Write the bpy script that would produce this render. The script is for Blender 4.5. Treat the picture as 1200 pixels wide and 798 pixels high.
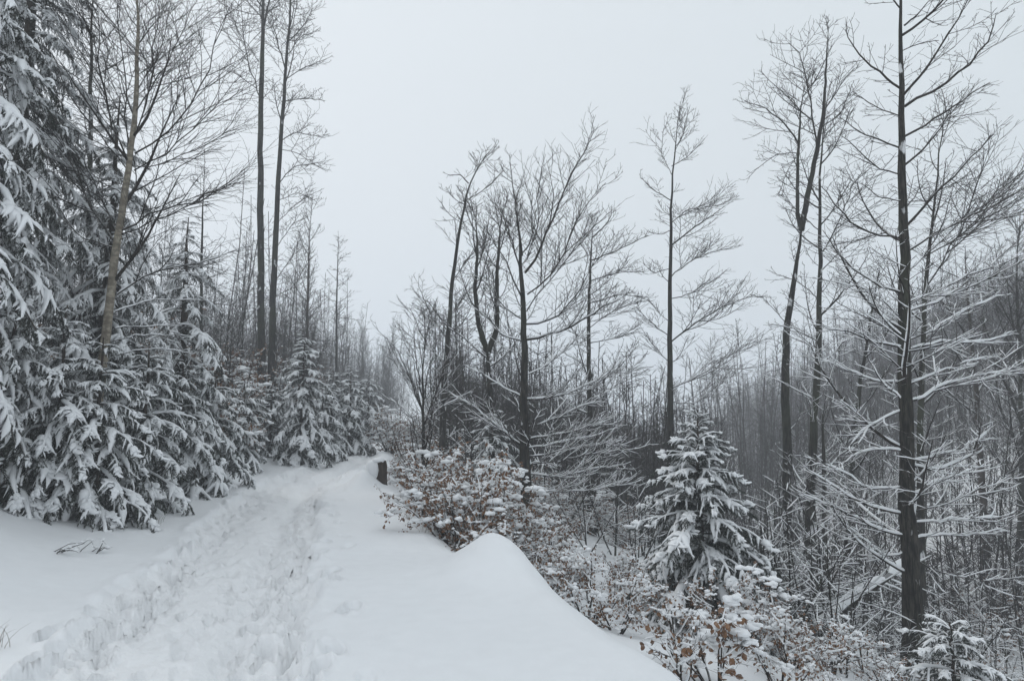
import bpy, bmesh, math
import numpy as np
from mathutils import Vector

rng = np.random.default_rng(11)
S = bpy.context.scene
COL = S.collection
for o in list(bpy.data.objects):
    bpy.data.objects.remove(o, do_unlink=True)

# ------------------------------------------------------------------ camera
EYE = 1.65
PITCH = math.radians(5.78)
cam_d = bpy.data.cameras.new('camera')
cam_d.sensor_width = 36
cam_d.lens = 24
cam_d.clip_start = 0.05
cam_d.clip_end = 3000
cam = bpy.data.objects.new('camera', cam_d)
COL.objects.link(cam)
cam.location = (0, 0, EYE)
cam.rotation_euler = (math.radians(90) + PITCH, 0, 0)
S.camera = cam

# ------------------------------------------------------------------ world, sun, exposure
SUN_EL, SUN_AZ = math.radians(36), math.radians(-62)      # behind thick cloud, up to the left
w = bpy.data.worlds.new("World")
S.world = w
w.use_nodes = True
nt = w.node_tree
nt.nodes.clear()
wo = nt.nodes.new('ShaderNodeOutputWorld')
bg = nt.nodes.new('ShaderNodeBackground')
bg.inputs['Strength'].default_value = 0.1
sky = nt.nodes.new('ShaderNodeTexSky')
sky.sky_type = 'NISHITA'
sky.sun_disc = False
sky.sun_elevation = SUN_EL
sky.sun_rotation = SUN_AZ
hs = nt.nodes.new('ShaderNodeHueSaturation')
hs.inputs['Saturation'].default_value = 0.25
tc = nt.nodes.new('ShaderNodeTexCoord')
sep = nt.nodes.new('ShaderNodeSeparateXYZ')
mr = nt.nodes.new('ShaderNodeMapRange')
mr.inputs[1].default_value = -0.7
mr.inputs[2].default_value = 0.75
cl = nt.nodes.new('ShaderNodeMix')
cl.data_type = 'RGBA'
cl.inputs[6].default_value = (9.6, 10.05, 10.5, 1)            # cloud deck, thinner to the left
cl.inputs[7].default_value = (7.2, 7.9, 8.3, 1)           # and heavier to the right
mx = nt.nodes.new('ShaderNodeMix')
mx.data_type = 'RGBA'
mx.inputs[0].default_value = 0.92
L = nt.links.new
L(tc.outputs['Generated'], sep.inputs[0])
L(sep.outputs['X'], mr.inputs[0])
L(mr.outputs[0], cl.inputs[0])
L(sky.outputs[0], hs.inputs['Color'])
L(hs.outputs[0], mx.inputs[6])
L(cl.outputs[2], mx.inputs[7])
L(mx.outputs[2], bg.inputs[0])
L(bg.outputs[0], wo.inputs[0])

sd = bpy.data.lights.new('sun', 'SUN')
sd.energy = 0.9
sd.angle = math.radians(18)
sd.color = (1, 0.97, 0.93)
so = bpy.data.objects.new('sun', sd)
COL.objects.link(so)
dv = Vector((math.sin(SUN_AZ) * math.cos(SUN_EL), math.cos(SUN_AZ) * math.cos(SUN_EL), math.sin(SUN_EL)))
so.rotation_euler = dv.to_track_quat('Z', 'Y').to_euler()
so.location = (0, 0, 60)

S.view_settings.view_transform = 'Standard'
S.view_settings.look = 'None'
S.view_settings.exposure = 0.0
S.view_settings.gamma = 1.0
S.view_settings.use_curve_mapping = False
cy = S.cycles
cy.max_bounces = 5
cy.diffuse_bounces = 3
cy.glossy_bounces = 1
cy.transmission_bounces = 1
cy.volume_bounces = 2
cy.use_adaptive_sampling = True
cy.adaptive_threshold = 0.02
cy.use_denoising = True
cy.caustics_reflective = False
cy.caustics_refractive = False
S.render.film_transparent = False
HAZE = 0.0040

# ------------------------------------------------------------------ pixel helpers (photo 1200 x 798)
CP, SP = math.cos(PITCH), math.sin(PITCH)
F = 800.0
def at(px, py, Y):
    dx = (px - 600) / F
    u = (399 - py) / F
    dy = CP - SP * u
    dz = SP + CP * u
    t = Y / dy
    return np.array([dx * t, Y, EYE + dz * t])
def on_plane(px, py, z=0.0):
    dx = (px - 600) / F
    u = (399 - py) / F
    dy = CP - SP * u
    dz = SP + CP * u
    t = (z - EYE) / dz
    return dx * t, dy * t

# ------------------------------------------------------------------ noise
def vnoise(x, y, seed=0):
    xi = np.floor(x).astype(np.int64); yi = np.floor(y).astype(np.int64)
    fx = x - xi; fy = y - yi
    fx = fx * fx * (3 - 2 * fx); fy = fy * fy * (3 - 2 * fy)
    def h(a, b):
        n = (a * 374761393 + b * 668265263 + seed * 2147483) & 0x7fffffff
        n = (n ^ (n >> 13)) * 1274126177 & 0x7fffffff
        n = (n ^ (n >> 16)) & 0xffff
        return n / 65535.0 * 2 - 1
    a = h(xi, yi); b = h(xi + 1, yi); c = h(xi, yi + 1); d = h(xi + 1, yi + 1)
    return (a * (1 - fx) + b * fx) * (1 - fy) + (c * (1 - fx) + d * fx) * fy
def fbm(x, y, wl, oct=3, seed=0, gain=0.5):
    s = 0; amp = 1; f = 1.0 / wl
    ca, sa = 0.8, 0.6
    for i in range(oct):
        s = s + amp * vnoise(x * f + 13.7 * i, y * f - 7.1 * i, seed + i)
        x, y = ca * x - sa * y, sa * x + ca * y
        f *= 2.0; amp *= gain
    return s
def sstep(a, b, x):
    t = np.clip((x - a) / (b - a), 0, 1)
    return t * t * (3 - 2 * t)

# ------------------------------------------------------------------ terrain
PATH_PX = [(180, 798), (252, 690), (303, 607), (342, 567), (388, 552), (428, 534), (445, 522)]
pp = [on_plane(*q) for q in PATH_PX]
PY = np.array([-300, -20, 0, 2.5] + [q[1] for q in pp] + [46, 75, 130, 300])
PXX = np.array([8, 0.2, -1.15, -1.75] + [q[0] for q in pp] + [-7.7, -8.8, -9, 0])
ED_PX = [(748, 798), (735, 768), (674, 735), (634, 700), (580, 672), (520, 648), (465, 590), (446, 555), (455, 528)]
ep = [on_plane(*q) for q in ED_PX]
EY = np.array([-300, -10, 0, 2.5] + [q[1] for q in ep] + [50, 75, 130, 300])
EX = np.array([11, 3.2, 1.9, 1.5] + [q[0] for q in ep] + [-5.3, -6.2, -6.4, 3])
_ty = np.linspace(-300, 300, 6001)
def _smooth(v, n):
    k = np.hanning(n); k /= k.sum()
    return np.convolve(np.pad(v, n // 2, mode='edge'), k, mode='valid')[:len(v)]
_pc = _smooth(np.interp(_ty, PY, PXX), 15)
_pe = _smooth(np.interp(_ty, EY, EX), 9)
_ps = np.gradient(_pc, _ty)
def pc(Y): return np.interp(Y, _ty, _pc)
def pe(Y): return np.interp(Y, _ty, _pe)
def pslope(Y): return np.interp(Y, _ty, _ps)
MOUND = on_plane(583, 668)
STUMP = on_plane(445, 574)
def H(X, Y):
    X = np.asarray(X, float); Y = np.asarray(Y, float)
    v = pc(Y) - X                       # to the left of the trodden track
    u = X - pe(Y)                       # beyond the edge of the shelf
    near = sstep(13, 6, Y)
    z = 0.12 * sstep(1.0, 2.2, v) + (0.30 + 0.72 * near) * sstep(1.7, 4.6, v)
    hill = 0.34 * np.maximum(v - 3.6, 0)
    z = z + 30 * (1 - np.exp(-hill / 30))
    up = np.maximum(u, 0)
    lip = 0.42 * sstep(-0.05, 0.95, u)
    z1 = -lip - 0.25 * np.maximum(up - 0.3, 0) - 0.22 * np.maximum(up - 7, 0)
    z1 = np.maximum(z1, -26 + 0.02 * z1)
    xr = 9.5 + 0.20 * (Y - 8)
    floor = -4.3 - 0.035 * np.maximum(Y - 20, 0)
    rise = np.maximum(X - xr, -60)
    z2 = floor + 0.42 * rise
    z2 = np.where(z2 > 25, 25 + 25 * (1 - np.exp(-(z2 - 25) / 25)), z2)
    k = 0.8
    m = np.maximum(z1, z2) + np.log1p(np.exp(-np.abs(z1 - z2) / k)) * k * 0.8
    sel = sstep(0.0, 4.0, u)
    z = z + np.where(u > 0, z1 * (1 - sel) + m * sel, 0)
    rough = 0.15 + 0.85 * sstep(0.6, 3.0, u) + 0.5 * sstep(3.2, 5, v)
    z = z + rough * (0.16 * fbm(X, Y, 3.1, 2, 5) + 0.07 * fbm(X, Y, 0.9, 2, 9)) * sstep(0.6, 1.6, np.abs(X - pc(Y)))
    z = z + sstep(60, 200, np.hypot(X, Y)) * 2.0 * fbm(X, Y, 60, 2, 3)
    z = z + (0.022 * np.clip(Y - 14, 0, 20) - 0.03 * np.clip(Y - 36, 0, 60)) * sstep(-60, -5, X) * sstep(40, 8, X)
    # the drifted mound at the edge of the shelf
    dx = X - MOUND[0]; dy = Y - MOUND[1]
    q = np.sqrt((dx / np.where(dx < 0, 0.46, 0.66)) ** 2 + (dy / 0.62) ** 2) * (1 + 0.06 * fbm(X, Y, 0.4, 2, 61))
    z = z + 0.38 * np.exp(-q ** 1.9)
    sq = np.sqrt(((X - STUMP[0] + 0.30) / 0.34) ** 2 + ((Y - STUMP[1] + 0.15) / 0.45) ** 2)
    z = z + 0.42 * np.exp(-sq ** 1.7)
    return z
def base(px, Y):
    z = 0.0
    for _ in range(8):
        D = Y * CP + (z - EYE) * SP
        X = (px - 600) / F * D
        z = float(H(X, Y))
    return np.array([X, Y, z])

# ------------------------------------------------------------------ materials
def new_mat(name):
    m = bpy.data.materials.new(name); m.use_nodes = True
    n = m.node_tree.nodes
    return m, m.node_tree, n['Principled BSDF']
def tex_noise(t, scale, detail=3, vec=None, dim='3D'):
    n = t.nodes.new('ShaderNodeTexNoise')
    n.inputs['Scale'].default_value = scale
    n.inputs['Detail'].default_value = detail
    if vec is not None: t.links.new(vec, n.inputs['Vector'])
    return n
def mapped(t, scale):
    c = t.nodes.new('ShaderNodeTexCoord'); m = t.nodes.new('ShaderNodeMapping')
    m.inputs['Scale'].default_value = scale
    t.links.new(c.outputs['Object'], m.inputs[0])
    return m.outputs[0]
def mixc(t, fac, a, b):
    n = t.nodes.new('ShaderNodeMix'); n.data_type = 'RGBA'
    if isinstance(fac, (int, float)): n.inputs[0].default_value = fac
    else: t.links.new(fac, n.inputs[0])
    for i, c in ((6, a), (7, b)):
        if isinstance(c, tuple): n.inputs[i].default_value = (*c, 1)
        else: t.links.new(c, n.inputs[i])
    return n.outputs[2]
def maprange(t, val, a, b, c=0.0, d=1.0):
    n = t.nodes.new('ShaderNodeMapRange')
    n.inputs[1].default_value = a; n.inputs[2].default_value = b
    n.inputs[3].default_value = c; n.inputs[4].default_value = d
    t.links.new(val, n.inputs[0])
    return n.outputs[0]
def math_n(t, op, a, b):
    n = t.nodes.new('ShaderNodeMath'); n.operation = op
    for i, c in ((0, a), (1, b)):
        if isinstance(c, (int, float)): n.inputs[i].default_value = c
        else: t.links.new(c, n.inputs[i])
    return n.outputs[0]
SNOW_C = (0.84, 0.855, 0.87)
def snow_mat(name, bump, scale, col=SNOW_C):
    m, t, b = new_mat(name)
    v = mapped(t, (1, 1, 1))
    n1 = tex_noise(t, scale, 5, v)
    b.inputs['Base Color'].default_value = (*col, 1)
    c = mixc(t, maprange(t, n1.outputs[0], 0.3, 0.75), tuple(x * 0.965 for x in col), col)
    t.links.new(c, b.inputs['Base Color'])
    b.inputs['Roughness'].default_value = 0.75
    b.inputs['Specular IOR Level'].default_value = 0.15
    n2 = tex_noise(t, scale * 6, 3, v)
    bp = t.nodes.new('ShaderNodeBump')
    bp.inputs['Strength'].default_value = bump
    bp.inputs['Distance'].default_value = 0.01
    t.links.new(n2.outputs[0], bp.inputs['Height'])
    t.links.new(bp.outputs[0], b.inputs['Normal'])
    return m
def bark_mat(name, c1, c2, snow=0.6, stretch=0.2, scale=14, patches=0.0, moss=None, lo=0.25):
    m, t, b = new_mat(name)
    v = mapped(t, (1, 1, stretch))
    n1 = tex_noise(t, scale, 5, v)
    col = mixc(t, maprange(t, n1.outputs[0], 0.35, 0.65), c1, c2)
    nb_ = tex_noise(t, scale * 3.2, 4, mapped(t, (1, 1, stretch * .4)))
    col = mixc(t, maprange(t, nb_.outputs[0], 0.50, 0.56, 0, .75), col, tuple(x * .45 for x in c1))
    if moss:
        n3 = tex_noise(t, 2.5, 4, v)
        col = mixc(t, maprange(t, n3.outputs[0], 0.5, 0.68), col, moss)
    g = t.nodes.new('ShaderNodeNewGeometry')
    s = t.nodes.new('ShaderNodeSeparateXYZ')
    t.links.new(g.outputs['Normal'], s.inputs[0])
    v2 = mapped(t, (1, 1, 1))
    n2 = tex_noise(t, 9, 3, v2)
    f = math_n(t, 'ADD', s.outputs['Z'], math_n(t, 'MULTIPLY', math_n(t, 'SUBTRACT', n2.outputs[0], 0.5), 1.2))
    f = maprange(t, f, lo, lo + 0.3, 0, snow)
    if patches:
        n4 = tex_noise(t, 7, 4, mapped(t, (1, 1, 0.35)))
        f = math_n(t, 'MAXIMUM', f, maprange(t, n4.outputs[0], 0.66, 0.72, 0, patches))
    col = mixc(t, f, col, SNOW_C)
    t.links.new(col, b.inputs['Base Color'])
    b.inputs['Roughness'].default_value = 0.9
    b.inputs['Specular IOR Level'].default_value = 0.1
    bp = t.nodes.new('ShaderNodeBump')
    bp.inputs['Strength'].default_value = 0.5
    bp.inputs['Distance'].default_value = 0.02
    t.links.new(n1.outputs[0], bp.inputs['Height'])
    t.links.new(bp.outputs[0], b.inputs['Normal'])
    return m
M = {}
M['ground'] = snow_mat('drifted_snow', 0.22, 7.0)
M['path'] = snow_mat('trodden_snow', 1.0, 5.0, (0.86, 0.87, 0.88))
M['snow'] = snow_mat('clinging_snow', 0.25, 8.0)
M['beech'] = bark_mat('beech_bark', (0.012, 0.011, 0.010), (0.058, 0.054, 0.045), 0.25, patches=0.7, scale=22, moss=(0.045, 0.05, 0.033), lo=0.4)
M['twig'] = bark_mat('twig_bark', (0.022, 0.019, 0.017), (0.05, 0.042, 0.036), 0.3, 1, 8, lo=0.45)
M['twig_snowy'] = bark_mat('snowy_twig_bark', (0.03, 0.026, 0.023), (0.06, 0.05, 0.043), 0.85, 1, 8, lo=0.2)
M['birch'] = bark_mat('birch_bark', (0.34, 0.31, 0.25), (0.15, 0.125, 0.10), 0.5, 2.5, 7, patches=0.6, lo=0.4)
M['brown'] = bark_mat('brown_bark', (0.075, 0.058, 0.045), (0.04, 0.032, 0.027), 0.4, patches=0.5, lo=0.4)
M['far'] = bark_mat('distant_bark', (0.022, 0.018, 0.016), (0.048, 0.039, 0.033), 0.25, 1, 3, lo=0.55)
def needle_mat(name, c1, c2, frost):
    m, t, b = new_mat(name)
    n1 = tex_noise(t, 5, 3, mapped(t, (1, 1, 1)))
    col = mixc(t, maprange(t, n1.outputs[0], 0.35, 0.65), c1, c2)
    n2 = tex_noise(t, 30, 2, mapped(t, (1, 1, 1)))
    col = mixc(t, maprange(t, n2.outputs[0], 0.5, 0.7, 0, frost), col, SNOW_C)
    t.links.new(col, b.inputs['Base Color'])
    b.inputs['Roughness'].default_value = 0.8
    b.inputs['Specular IOR Level'].default_value = 0.15
    return m
M['needle'] = needle_mat('spruce_needles', (0.022, 0.032, 0.024), (0.042, 0.052, 0.036), 0.25)
M['leaf'] = needle_mat('dry_beech_leaves', (0.12, 0.06, 0.032), (0.24, 0.135, 0.075), 0.12)
M['grass'] = needle_mat('dead_grass', (0.16, 0.12, 0.075), (0.10, 0.075, 0.05), 0.3)

# ------------------------------------------------------------------ mesh building
def mesh(name, parts):
    """parts: list of (verts, faces (n,3|4), material)"""
    mats = []
    V = []; idx = []; st = []; tot = []; mi = []
    off = 0; lo = 0
    for v, f, m in parts:
        if len(v) == 0 or len(f) == 0: continue
        if m not in mats: mats.append(m)
        k = mats.index(m)
        V.append(v); idx.append((f + off).ravel())
        n, c = f.shape
        st.append(lo + np.arange(n) * c); tot.append(np.full(n, c)); mi.append(np.full(n, k))
        off += len(v); lo += n * c
    me = bpy.data.meshes.new(name)
    if not V: return me
    V = np.concatenate(V).astype(np.float32); idx = np.concatenate(idx).astype(np.int32)
    st = np.concatenate(st).astype(np.int32); tot = np.concatenate(tot).astype(np.int32); mi = np.concatenate(mi).astype(np.int32)
    me.vertices.add(len(V)); me.vertices.foreach_set('co', V.ravel())
    me.loops.add(len(idx)); me.loops.foreach_set('vertex_index', idx)
    me.polygons.add(len(st)); me.polygons.foreach_set('loop_start', st); me.polygons.foreach_set('loop_total', tot)
    me.polygons.foreach_set('material_index', mi)
    me.polygons.foreach_set('use_smooth', np.ones(len(st), bool))
    for m in mats: me.materials.append(m)
    me.update(calc_edges=True)
    return me
def obj(name, me, parent=None, loc=None):
    o = bpy.data.objects.new(name, me); COL.objects.link(o)
    if parent is not None: o.parent = parent
    if loc is not None: o.location = loc
    return o
def thing(name, label, cat, loc, group=None, rz=0, sc=1):
    o = bpy.data.objects.new(name, None); COL.objects.link(o)
    o.empty_display_size = 0.2
    o.location = loc; o.rotation_euler = (0, 0, rz); o.scale = (sc, sc, sc)
    o['label'] = label; o['category'] = cat
    if group: o['group'] = group
    return o
def copy_tree(root, loc, rz, sc, label, group, tilt=(0, 0)):
    r = root.copy(); COL.objects.link(r)
    r.location = loc; r.rotation_euler = (tilt[0], tilt[1], rz); r.scale = (sc, sc, sc) if not isinstance(sc, tuple) else sc
    r['label'] = label
    if group: r['group'] = group
    elif 'group' in r: del r['group']
    for ch in root.children:
        c = ch.copy(); COL.objects.link(c); c.parent = r
        for g in ch.children:
            d = g.copy(); COL.objects.link(d); d.parent = c
    return r
def norm(v):
    return v / np.maximum(np.linalg.norm(v, axis=-1, keepdims=True), 1e-9)
def tubes(P, R, n=6, flat=None):
    """P (B,K,3), R (B,K) -> verts, quads of B open tapering tubes"""
    B, K, _ = P.shape
    T = norm(np.gradient(P, axis=1))
    mean = norm(P[:, -1] - P[:, 0])
    ref = np.where((np.abs(mean[:, 2]) < 0.75)[:, None], np.array([0, 0, 1.0]), np.array([1.0, 0, 0]))[:, None, :]
    N = norm(np.cross(T, ref)); Bn = np.cross(N, T)
    a = np.arange(n) / n * 2 * math.pi + 0.3
    Rr = R[:, :, None, None]
    f = 1.0 if flat is None else flat
    V = P[:, :, None, :] + Rr * (np.cos(a)[None, None, :, None] * N[:, :, None, :] + f * np.sin(a)[None, None, :, None] * Bn[:, :, None, :])
    b = np.arange(B)[:, None, None] * K * n; k = np.arange(K - 1)[None, :, None] * n; j = np.arange(n)[None, None, :]; j2 = (j + 1) % n
    q = np.stack(np.broadcast_arrays(b + k + j, b + k + j2, b + k + n + j2, b + k + n + j), -1).reshape(-1, 4)
    return V.reshape(-1, 3), q
def resample(pts, K, smooth=2, wig=0.0):
    pts = np.asarray(pts, float)
    s = np.concatenate([[0], np.cumsum(np.linalg.norm(np.diff(pts, axis=0), axis=1))])
    t = np.linspace(0, s[-1], K)
    q = np.stack([np.interp(t, s, pts[:, i]) for i in range(pts.shape[1])], -1)
    for _ in range(smooth):
        q[1:-1] = 0.25 * q[:-2] + 0.5 * q[1:-1] + 0.25 * q[2:]
    if wig:
        nz = rng.normal(0, wig, (K, 3)); nz[0] = 0
        q = q + nz * (s[-1] / K)
    return q
def blen(P): return np.linalg.norm(np.diff(P, axis=1), axis=2).sum(1)
def interp(P, i, t):
    K = P.shape[1]
    x = np.clip(t * (K - 1), 0, K - 1.001); k = x.astype(int); f = (x - k)[:, None]
    a = P[i, k]; b = P[i, k + 1]
    return a * (1 - f) + b * f, norm(b - a)
Z = np.array([0, 0, 1.0])
def spawn(P, R, root, dens, t0, t1, ang, lenf, K, up=0.2, wig=0.12, rs=0.012, rmin=0.003, roll=0.35, cnt=None, angsd=0.15, zpull=0.0):
    """children on every parent; returns P,R,root,t. roll None = all round"""
    B = len(P); Ls = blen(P)
    if cnt is None:
        cnt = np.maximum(np.round(Ls * (t1 - t0) * dens + rng.random(B) * 0.9 - 0.3).astype(int), 0)
    else: cnt = np.full(B, cnt)
    i = np.repeat(np.arange(B), cnt)
    if len(i) == 0: return np.zeros((0, K, 3)), np.zeros((0, K)), np.zeros(0, int), np.zeros(0)
    j = np.concatenate([np.arange(c) for c in cnt])
    n = cnt[i]
    t = t0 + (t1 - t0) * (j + rng.random(len(i))) / n
    p, T = interp(P, i, t)
    Kp = P.shape[1]
    rp = R[i, np.clip((t * (Kp - 1)).astype(int), 0, Kp - 1)]
    hz = np.cross(T, Z); bad = np.linalg.norm(hz, axis=1) < 0.3
    az = rng.random(len(i)) * 6.283
    hz[bad] = np.stack([np.cos(az), np.sin(az), 0 * az], -1)[bad]
    hz = norm(hz); uv = norm(np.cross(hz, T))
    side = np.where(j % 2 == 0, 1.0, -1.0)
    ro = rng.normal(0, roll, len(i)) if roll is not None else rng.random(len(i)) * 6.283
    lat = np.cos(ro)[:, None] * hz * side[:, None] + np.sin(ro)[:, None] * uv
    a = ang + rng.normal(0, angsd, len(i))
    d = norm(np.cos(a)[:, None] * T + np.sin(a)[:, None] * lat)
    if zpull: d[:, 2] *= (1 - zpull); d = norm(d)
    ln = lenf(t, Ls[i]) * rng.uniform(0.42, 1.4, len(i))
    Q = np.zeros((len(i), K, 3)); Q[:, 0] = p
    bias = rng.normal(0, wig * 0.5, (len(i), 3))
    for k in range(1, K):
        d = norm(d + (up * Z + bias + rng.normal(0, wig, (len(i), 3))) / math.sqrt(K))
        Q[:, k] = Q[:, k - 1] + d * (ln / (K - 1))[:, None]
    r0 = np.maximum(np.minimum(rp * 0.8, ln * rs), rmin)
    tt = np.linspace(0, 1, K)[None, :]
    RR = r0[:, None] * (1 - tt * 0.85) + rmin * 0.55 * tt
    return Q, RR, root[i], t
def lump(B, K, lo=0.6, hi=1.3):
    x = rng.uniform(lo, hi, (B, K))
    if K > 3: x[:, 1:-1] = (x[:, :-2] + 2 * x[:, 1:-1] + x[:, 2:]) / 4
    return x
def snow_on(P, R, th, n=5, cover=0.8, steep=0.8, flat=0.8, zb=None):
    """tubes of snow lying on top of the branches"""
    B, K, _ = P.shape
    T = norm(np.gradient(P, axis=1))
    ok = sstep(steep + 0.12, steep - 0.15, np.abs(T[:, :, 2]))
    keep = (rng.random((B, 1)) < cover) * (rng.random((B, K)) < 0.93)
    s = (th * lump(B, K, 0.45, 1.5) + R * 0.55) * ok * keep
    if zb is not None:                      # the wind has cleared the exposed tops
        hz_ = 0.22 + 0.78 * sstep(5.2, 2.6, P[:, :, 2] + zb)
        s = s * hz_ * (rng.random((B, K)) < 0.35 + 0.65 * sstep(6.0, 3.0, P[:, :, 2] + zb))
    s[:, 0] *= 0.7; s[:, -1] *= 0.25
    Q = P.copy(); Q[:, :, 2] += np.where(s > 0.003, R * 0.75 + s * 0.35, 0)
    return tubes(Q, np.maximum(s, 0.0008), n, flat)
_bm = bmesh.new(); bmesh.ops.create_icosphere(_bm, subdivisions=1, radius=1)
ICO1 = (np.array([v.co[:] for v in _bm.verts]), np.array([[v.index for v in f.verts] for f in _bm.faces])); _bm.free()
_bm = bmesh.new(); bmesh.ops.create_icosphere(_bm, subdivisions=2, radius=1)
ICO2 = (np.array([v.co[:] for v in _bm.verts]), np.array([[v.index for v in f.verts] for f in _bm.faces])); _bm.free()
def blobs(C, r, ico=ICO1, squash=0.6, jit=0.16, elong=None):
    V0, F0 = ico
    n = len(C); nv = len(V0)
    sc = np.stack([r * rng.uniform(0.8, 1.3, n), r * rng.uniform(0.8, 1.3, n), r * squash * rng.uniform(0.8, 1.2, n)], -1)
    a = rng.random(n) * 6.283; ca, sa = np.cos(a), np.sin(a)
    V = V0[None] * (1 + rng.normal(0, jit, (n, nv, 1))) * sc[:, None, :]
    if elong is not None: V[:, :, 0] *= elong
    X = V[..., 0] * ca[:, None] - V[..., 1] * sa[:, None]; Y = V[..., 0] * sa[:, None] + V[..., 1] * ca[:, None]
    V = np.stack([X, Y, V[..., 2]], -1)
    V[..., 2] = np.where(V[..., 2] < 0, V[..., 2] * 0.6, V[..., 2])
    V = V + C[:, None, :]
    Fc = (F0[None] + (np.arange(n) * nv)[:, None, None]).reshape(-1, 3)
    return V.reshape(-1, 3), Fc

# ------------------------------------------------------------------ ground and path
def build_ground():
    th = np.radians(np.concatenate([np.arange(-49, 49, 0.22), np.arange(49, 311, 5.95)]))
    r = np.concatenate([[0.3, 0.6, 0.9, 1.2, 1.5, 1.8, 2.0, 2.2, 2.4], 2.5 * 1.0075 ** np.arange(0, 345), 33.2 * 1.055 ** np.arange(0, 58)])
    nr, nt_ = len(r), len(th)
    X = r[:, None] * np.sin(th)[None]; Y = r[:, None] * np.cos(th)[None]
    Zb = H(X, Y)
    cosn = 1 / np.sqrt(1 + pslope(Y) ** 2)
    d = (X - pc(Y)) * cosn
    hw = 0.74 + 0.16 * fbm(X, Y, 0.9, 3, 21) + 0.08 * sstep(12, 4, Y)
    inside = sstep(hw + 0.16, hw - 0.12, np.abs(d)) * sstep(60, 36, Y) * (Y > -5)
    det = -0.11 * inside
    det = det - 0.075 * np.exp(-((d - 0.33) / 0.15) ** 2) * inside - 0.035 * np.exp(-((d + 0.42) / 0.15) ** 2) * inside
    det = det + 0.032 * np.exp(-((np.abs(d) - hw - 0.08) / 0.12) ** 2) * sstep(60, 30, Y) * (1 + fbm(X, Y, 0.25, 2, 4))
    n1 = fbm(X, Y, 0.26, 2, 31); n2 = fbm(X, Y, 0.085, 2, 33)
    det = det + inside * (0.55 + 0.45 * sstep(.25, .6, np.abs(d))) * (0.028 * n1 + 0.024 * n2 + 0.016 * fbm(X, Y, 0.045, 1, 39) + 0.010 * np.abs(fbm(X, Y, 0.16, 2, 35)))
    # soft wind ripples on the untouched snow
    det = det + (1 - inside) * (0.006 * fbm(X * 0.35 + Y * 0.9, Y * 0.3 - X, 0.5, 2, 41) + 0.02 * fbm(X, Y, 1.3, 2, 43) + 0.003 * fbm(X, Y, 0.12, 2, 47))
    Zd = Zb + det
    # footprints
    n = 1000
    fy = 2.3 * (34 / 2.3) ** rng.random(n) ** 0.8
    fd = np.where(rng.random(n) < .3, rng.normal(0, .4, n), rng.choice([-1, 1], n) * rng.normal(.62, .16, n))
    stray = rng.random(n) < 0.06
    fd[stray] = rng.uniform(0.7, 1.35, stray.sum())
    for y0, dd in zip(fy, fd):
        x0 = float(pc(y0)) + dd
        rr = math.hypot(x0, y0)
        i0, i1 = np.searchsorted(r, [rr - 0.3, rr + 0.3])
        t_ = math.atan2(x0, y0); dt = 0.3 / rr
        j0, j1 = np.searchsorted(th[:440], [t_ - dt, t_ + dt])
        if i1 <= i0 or j1 <= j0: continue
        xs = X[i0:i1, j0:j1] - x0; ys = Y[i0:i1, j0:j1] - y0
        an = math.atan(float(pslope(y0))) + rng.normal(0, 0.25)
        al = ys * math.cos(an) + xs * math.sin(an); ac = xs * math.cos(an) - ys * math.sin(an)
        q = np.sqrt((al / rng.uniform(0.12, 0.16)) ** 2 + (ac / (0.055 + 0.012 * np.tanh(al * 12))) ** 2)
        dep = rng.uniform(0.02, 0.065) * (1.0 if abs(dd) > .4 else .6)
        Zd[i0:i1, j0:j1] += -1.15 * dep * sstep(1.1, 0.82, q) + dep * 0.35 * np.exp(-((q - 1.35) / 0.25) ** 2)
    V = np.stack([X, Y, Zd], -1).reshape(-1, 3)
    c = np.array([[0, 0, float(H(0.0, 0.0))]])
    V = np.concatenate([V, c])
    i = np.arange(nr - 1)[:, None] * nt_; j = np.arange(nt_)[None, :]; j2 = (j + 1) % nt_
    Q = np.stack(np.broadcast_arrays(i + j, i + nt_ + j, i + nt_ + j2, i + j2), -1).reshape(-1, 4)[:, ::-1]
    fi = inside.ravel()
    qi = (fi[Q.clip(0, len(fi) - 1)].mean(1) > 0.5)
    tri = np.stack([np.full(nt_, len(V) - 1), np.arange(nt_), (np.arange(nt_) + 1) % nt_], -1)[:, ::-1]
    used = np.unique(Q[qi]); rm = np.zeros(len(V), int); rm[used] = np.arange(len(used))
    g = obj('snowy_ground', mesh('snowy_ground', [(V, Q[~qi], M['ground']), (V[-1:] * 0 + V[-1:], np.zeros((0, 3), int), M['ground'])]))
    # close the middle under the camera
    me = mesh('snowy_ground', [(V, Q[~qi], M['ground'])]) if False else None
    capv = np.concatenate([V[:nt_], V[-1:]])
    capt = np.stack([np.full(nt_, nt_), np.arange(nt_), (np.arange(nt_) + 1) % nt_], -1)[:, ::-1]
    old = g.data
    g.data = mesh('snowy_ground', [(V, Q[~qi], M['ground']), (capv, capt, M['ground'])])
    bpy.data.meshes.remove(old)
    g['kind'] = 'structure'
    p = obj('trodden_path', mesh('trodden_path', [(V[used], rm[Q[qi]], M['path'])]))
    p['kind'] = 'structure'
    p['label'] = 'trodden footpath of packed snow with footprints'
build_ground()

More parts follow.
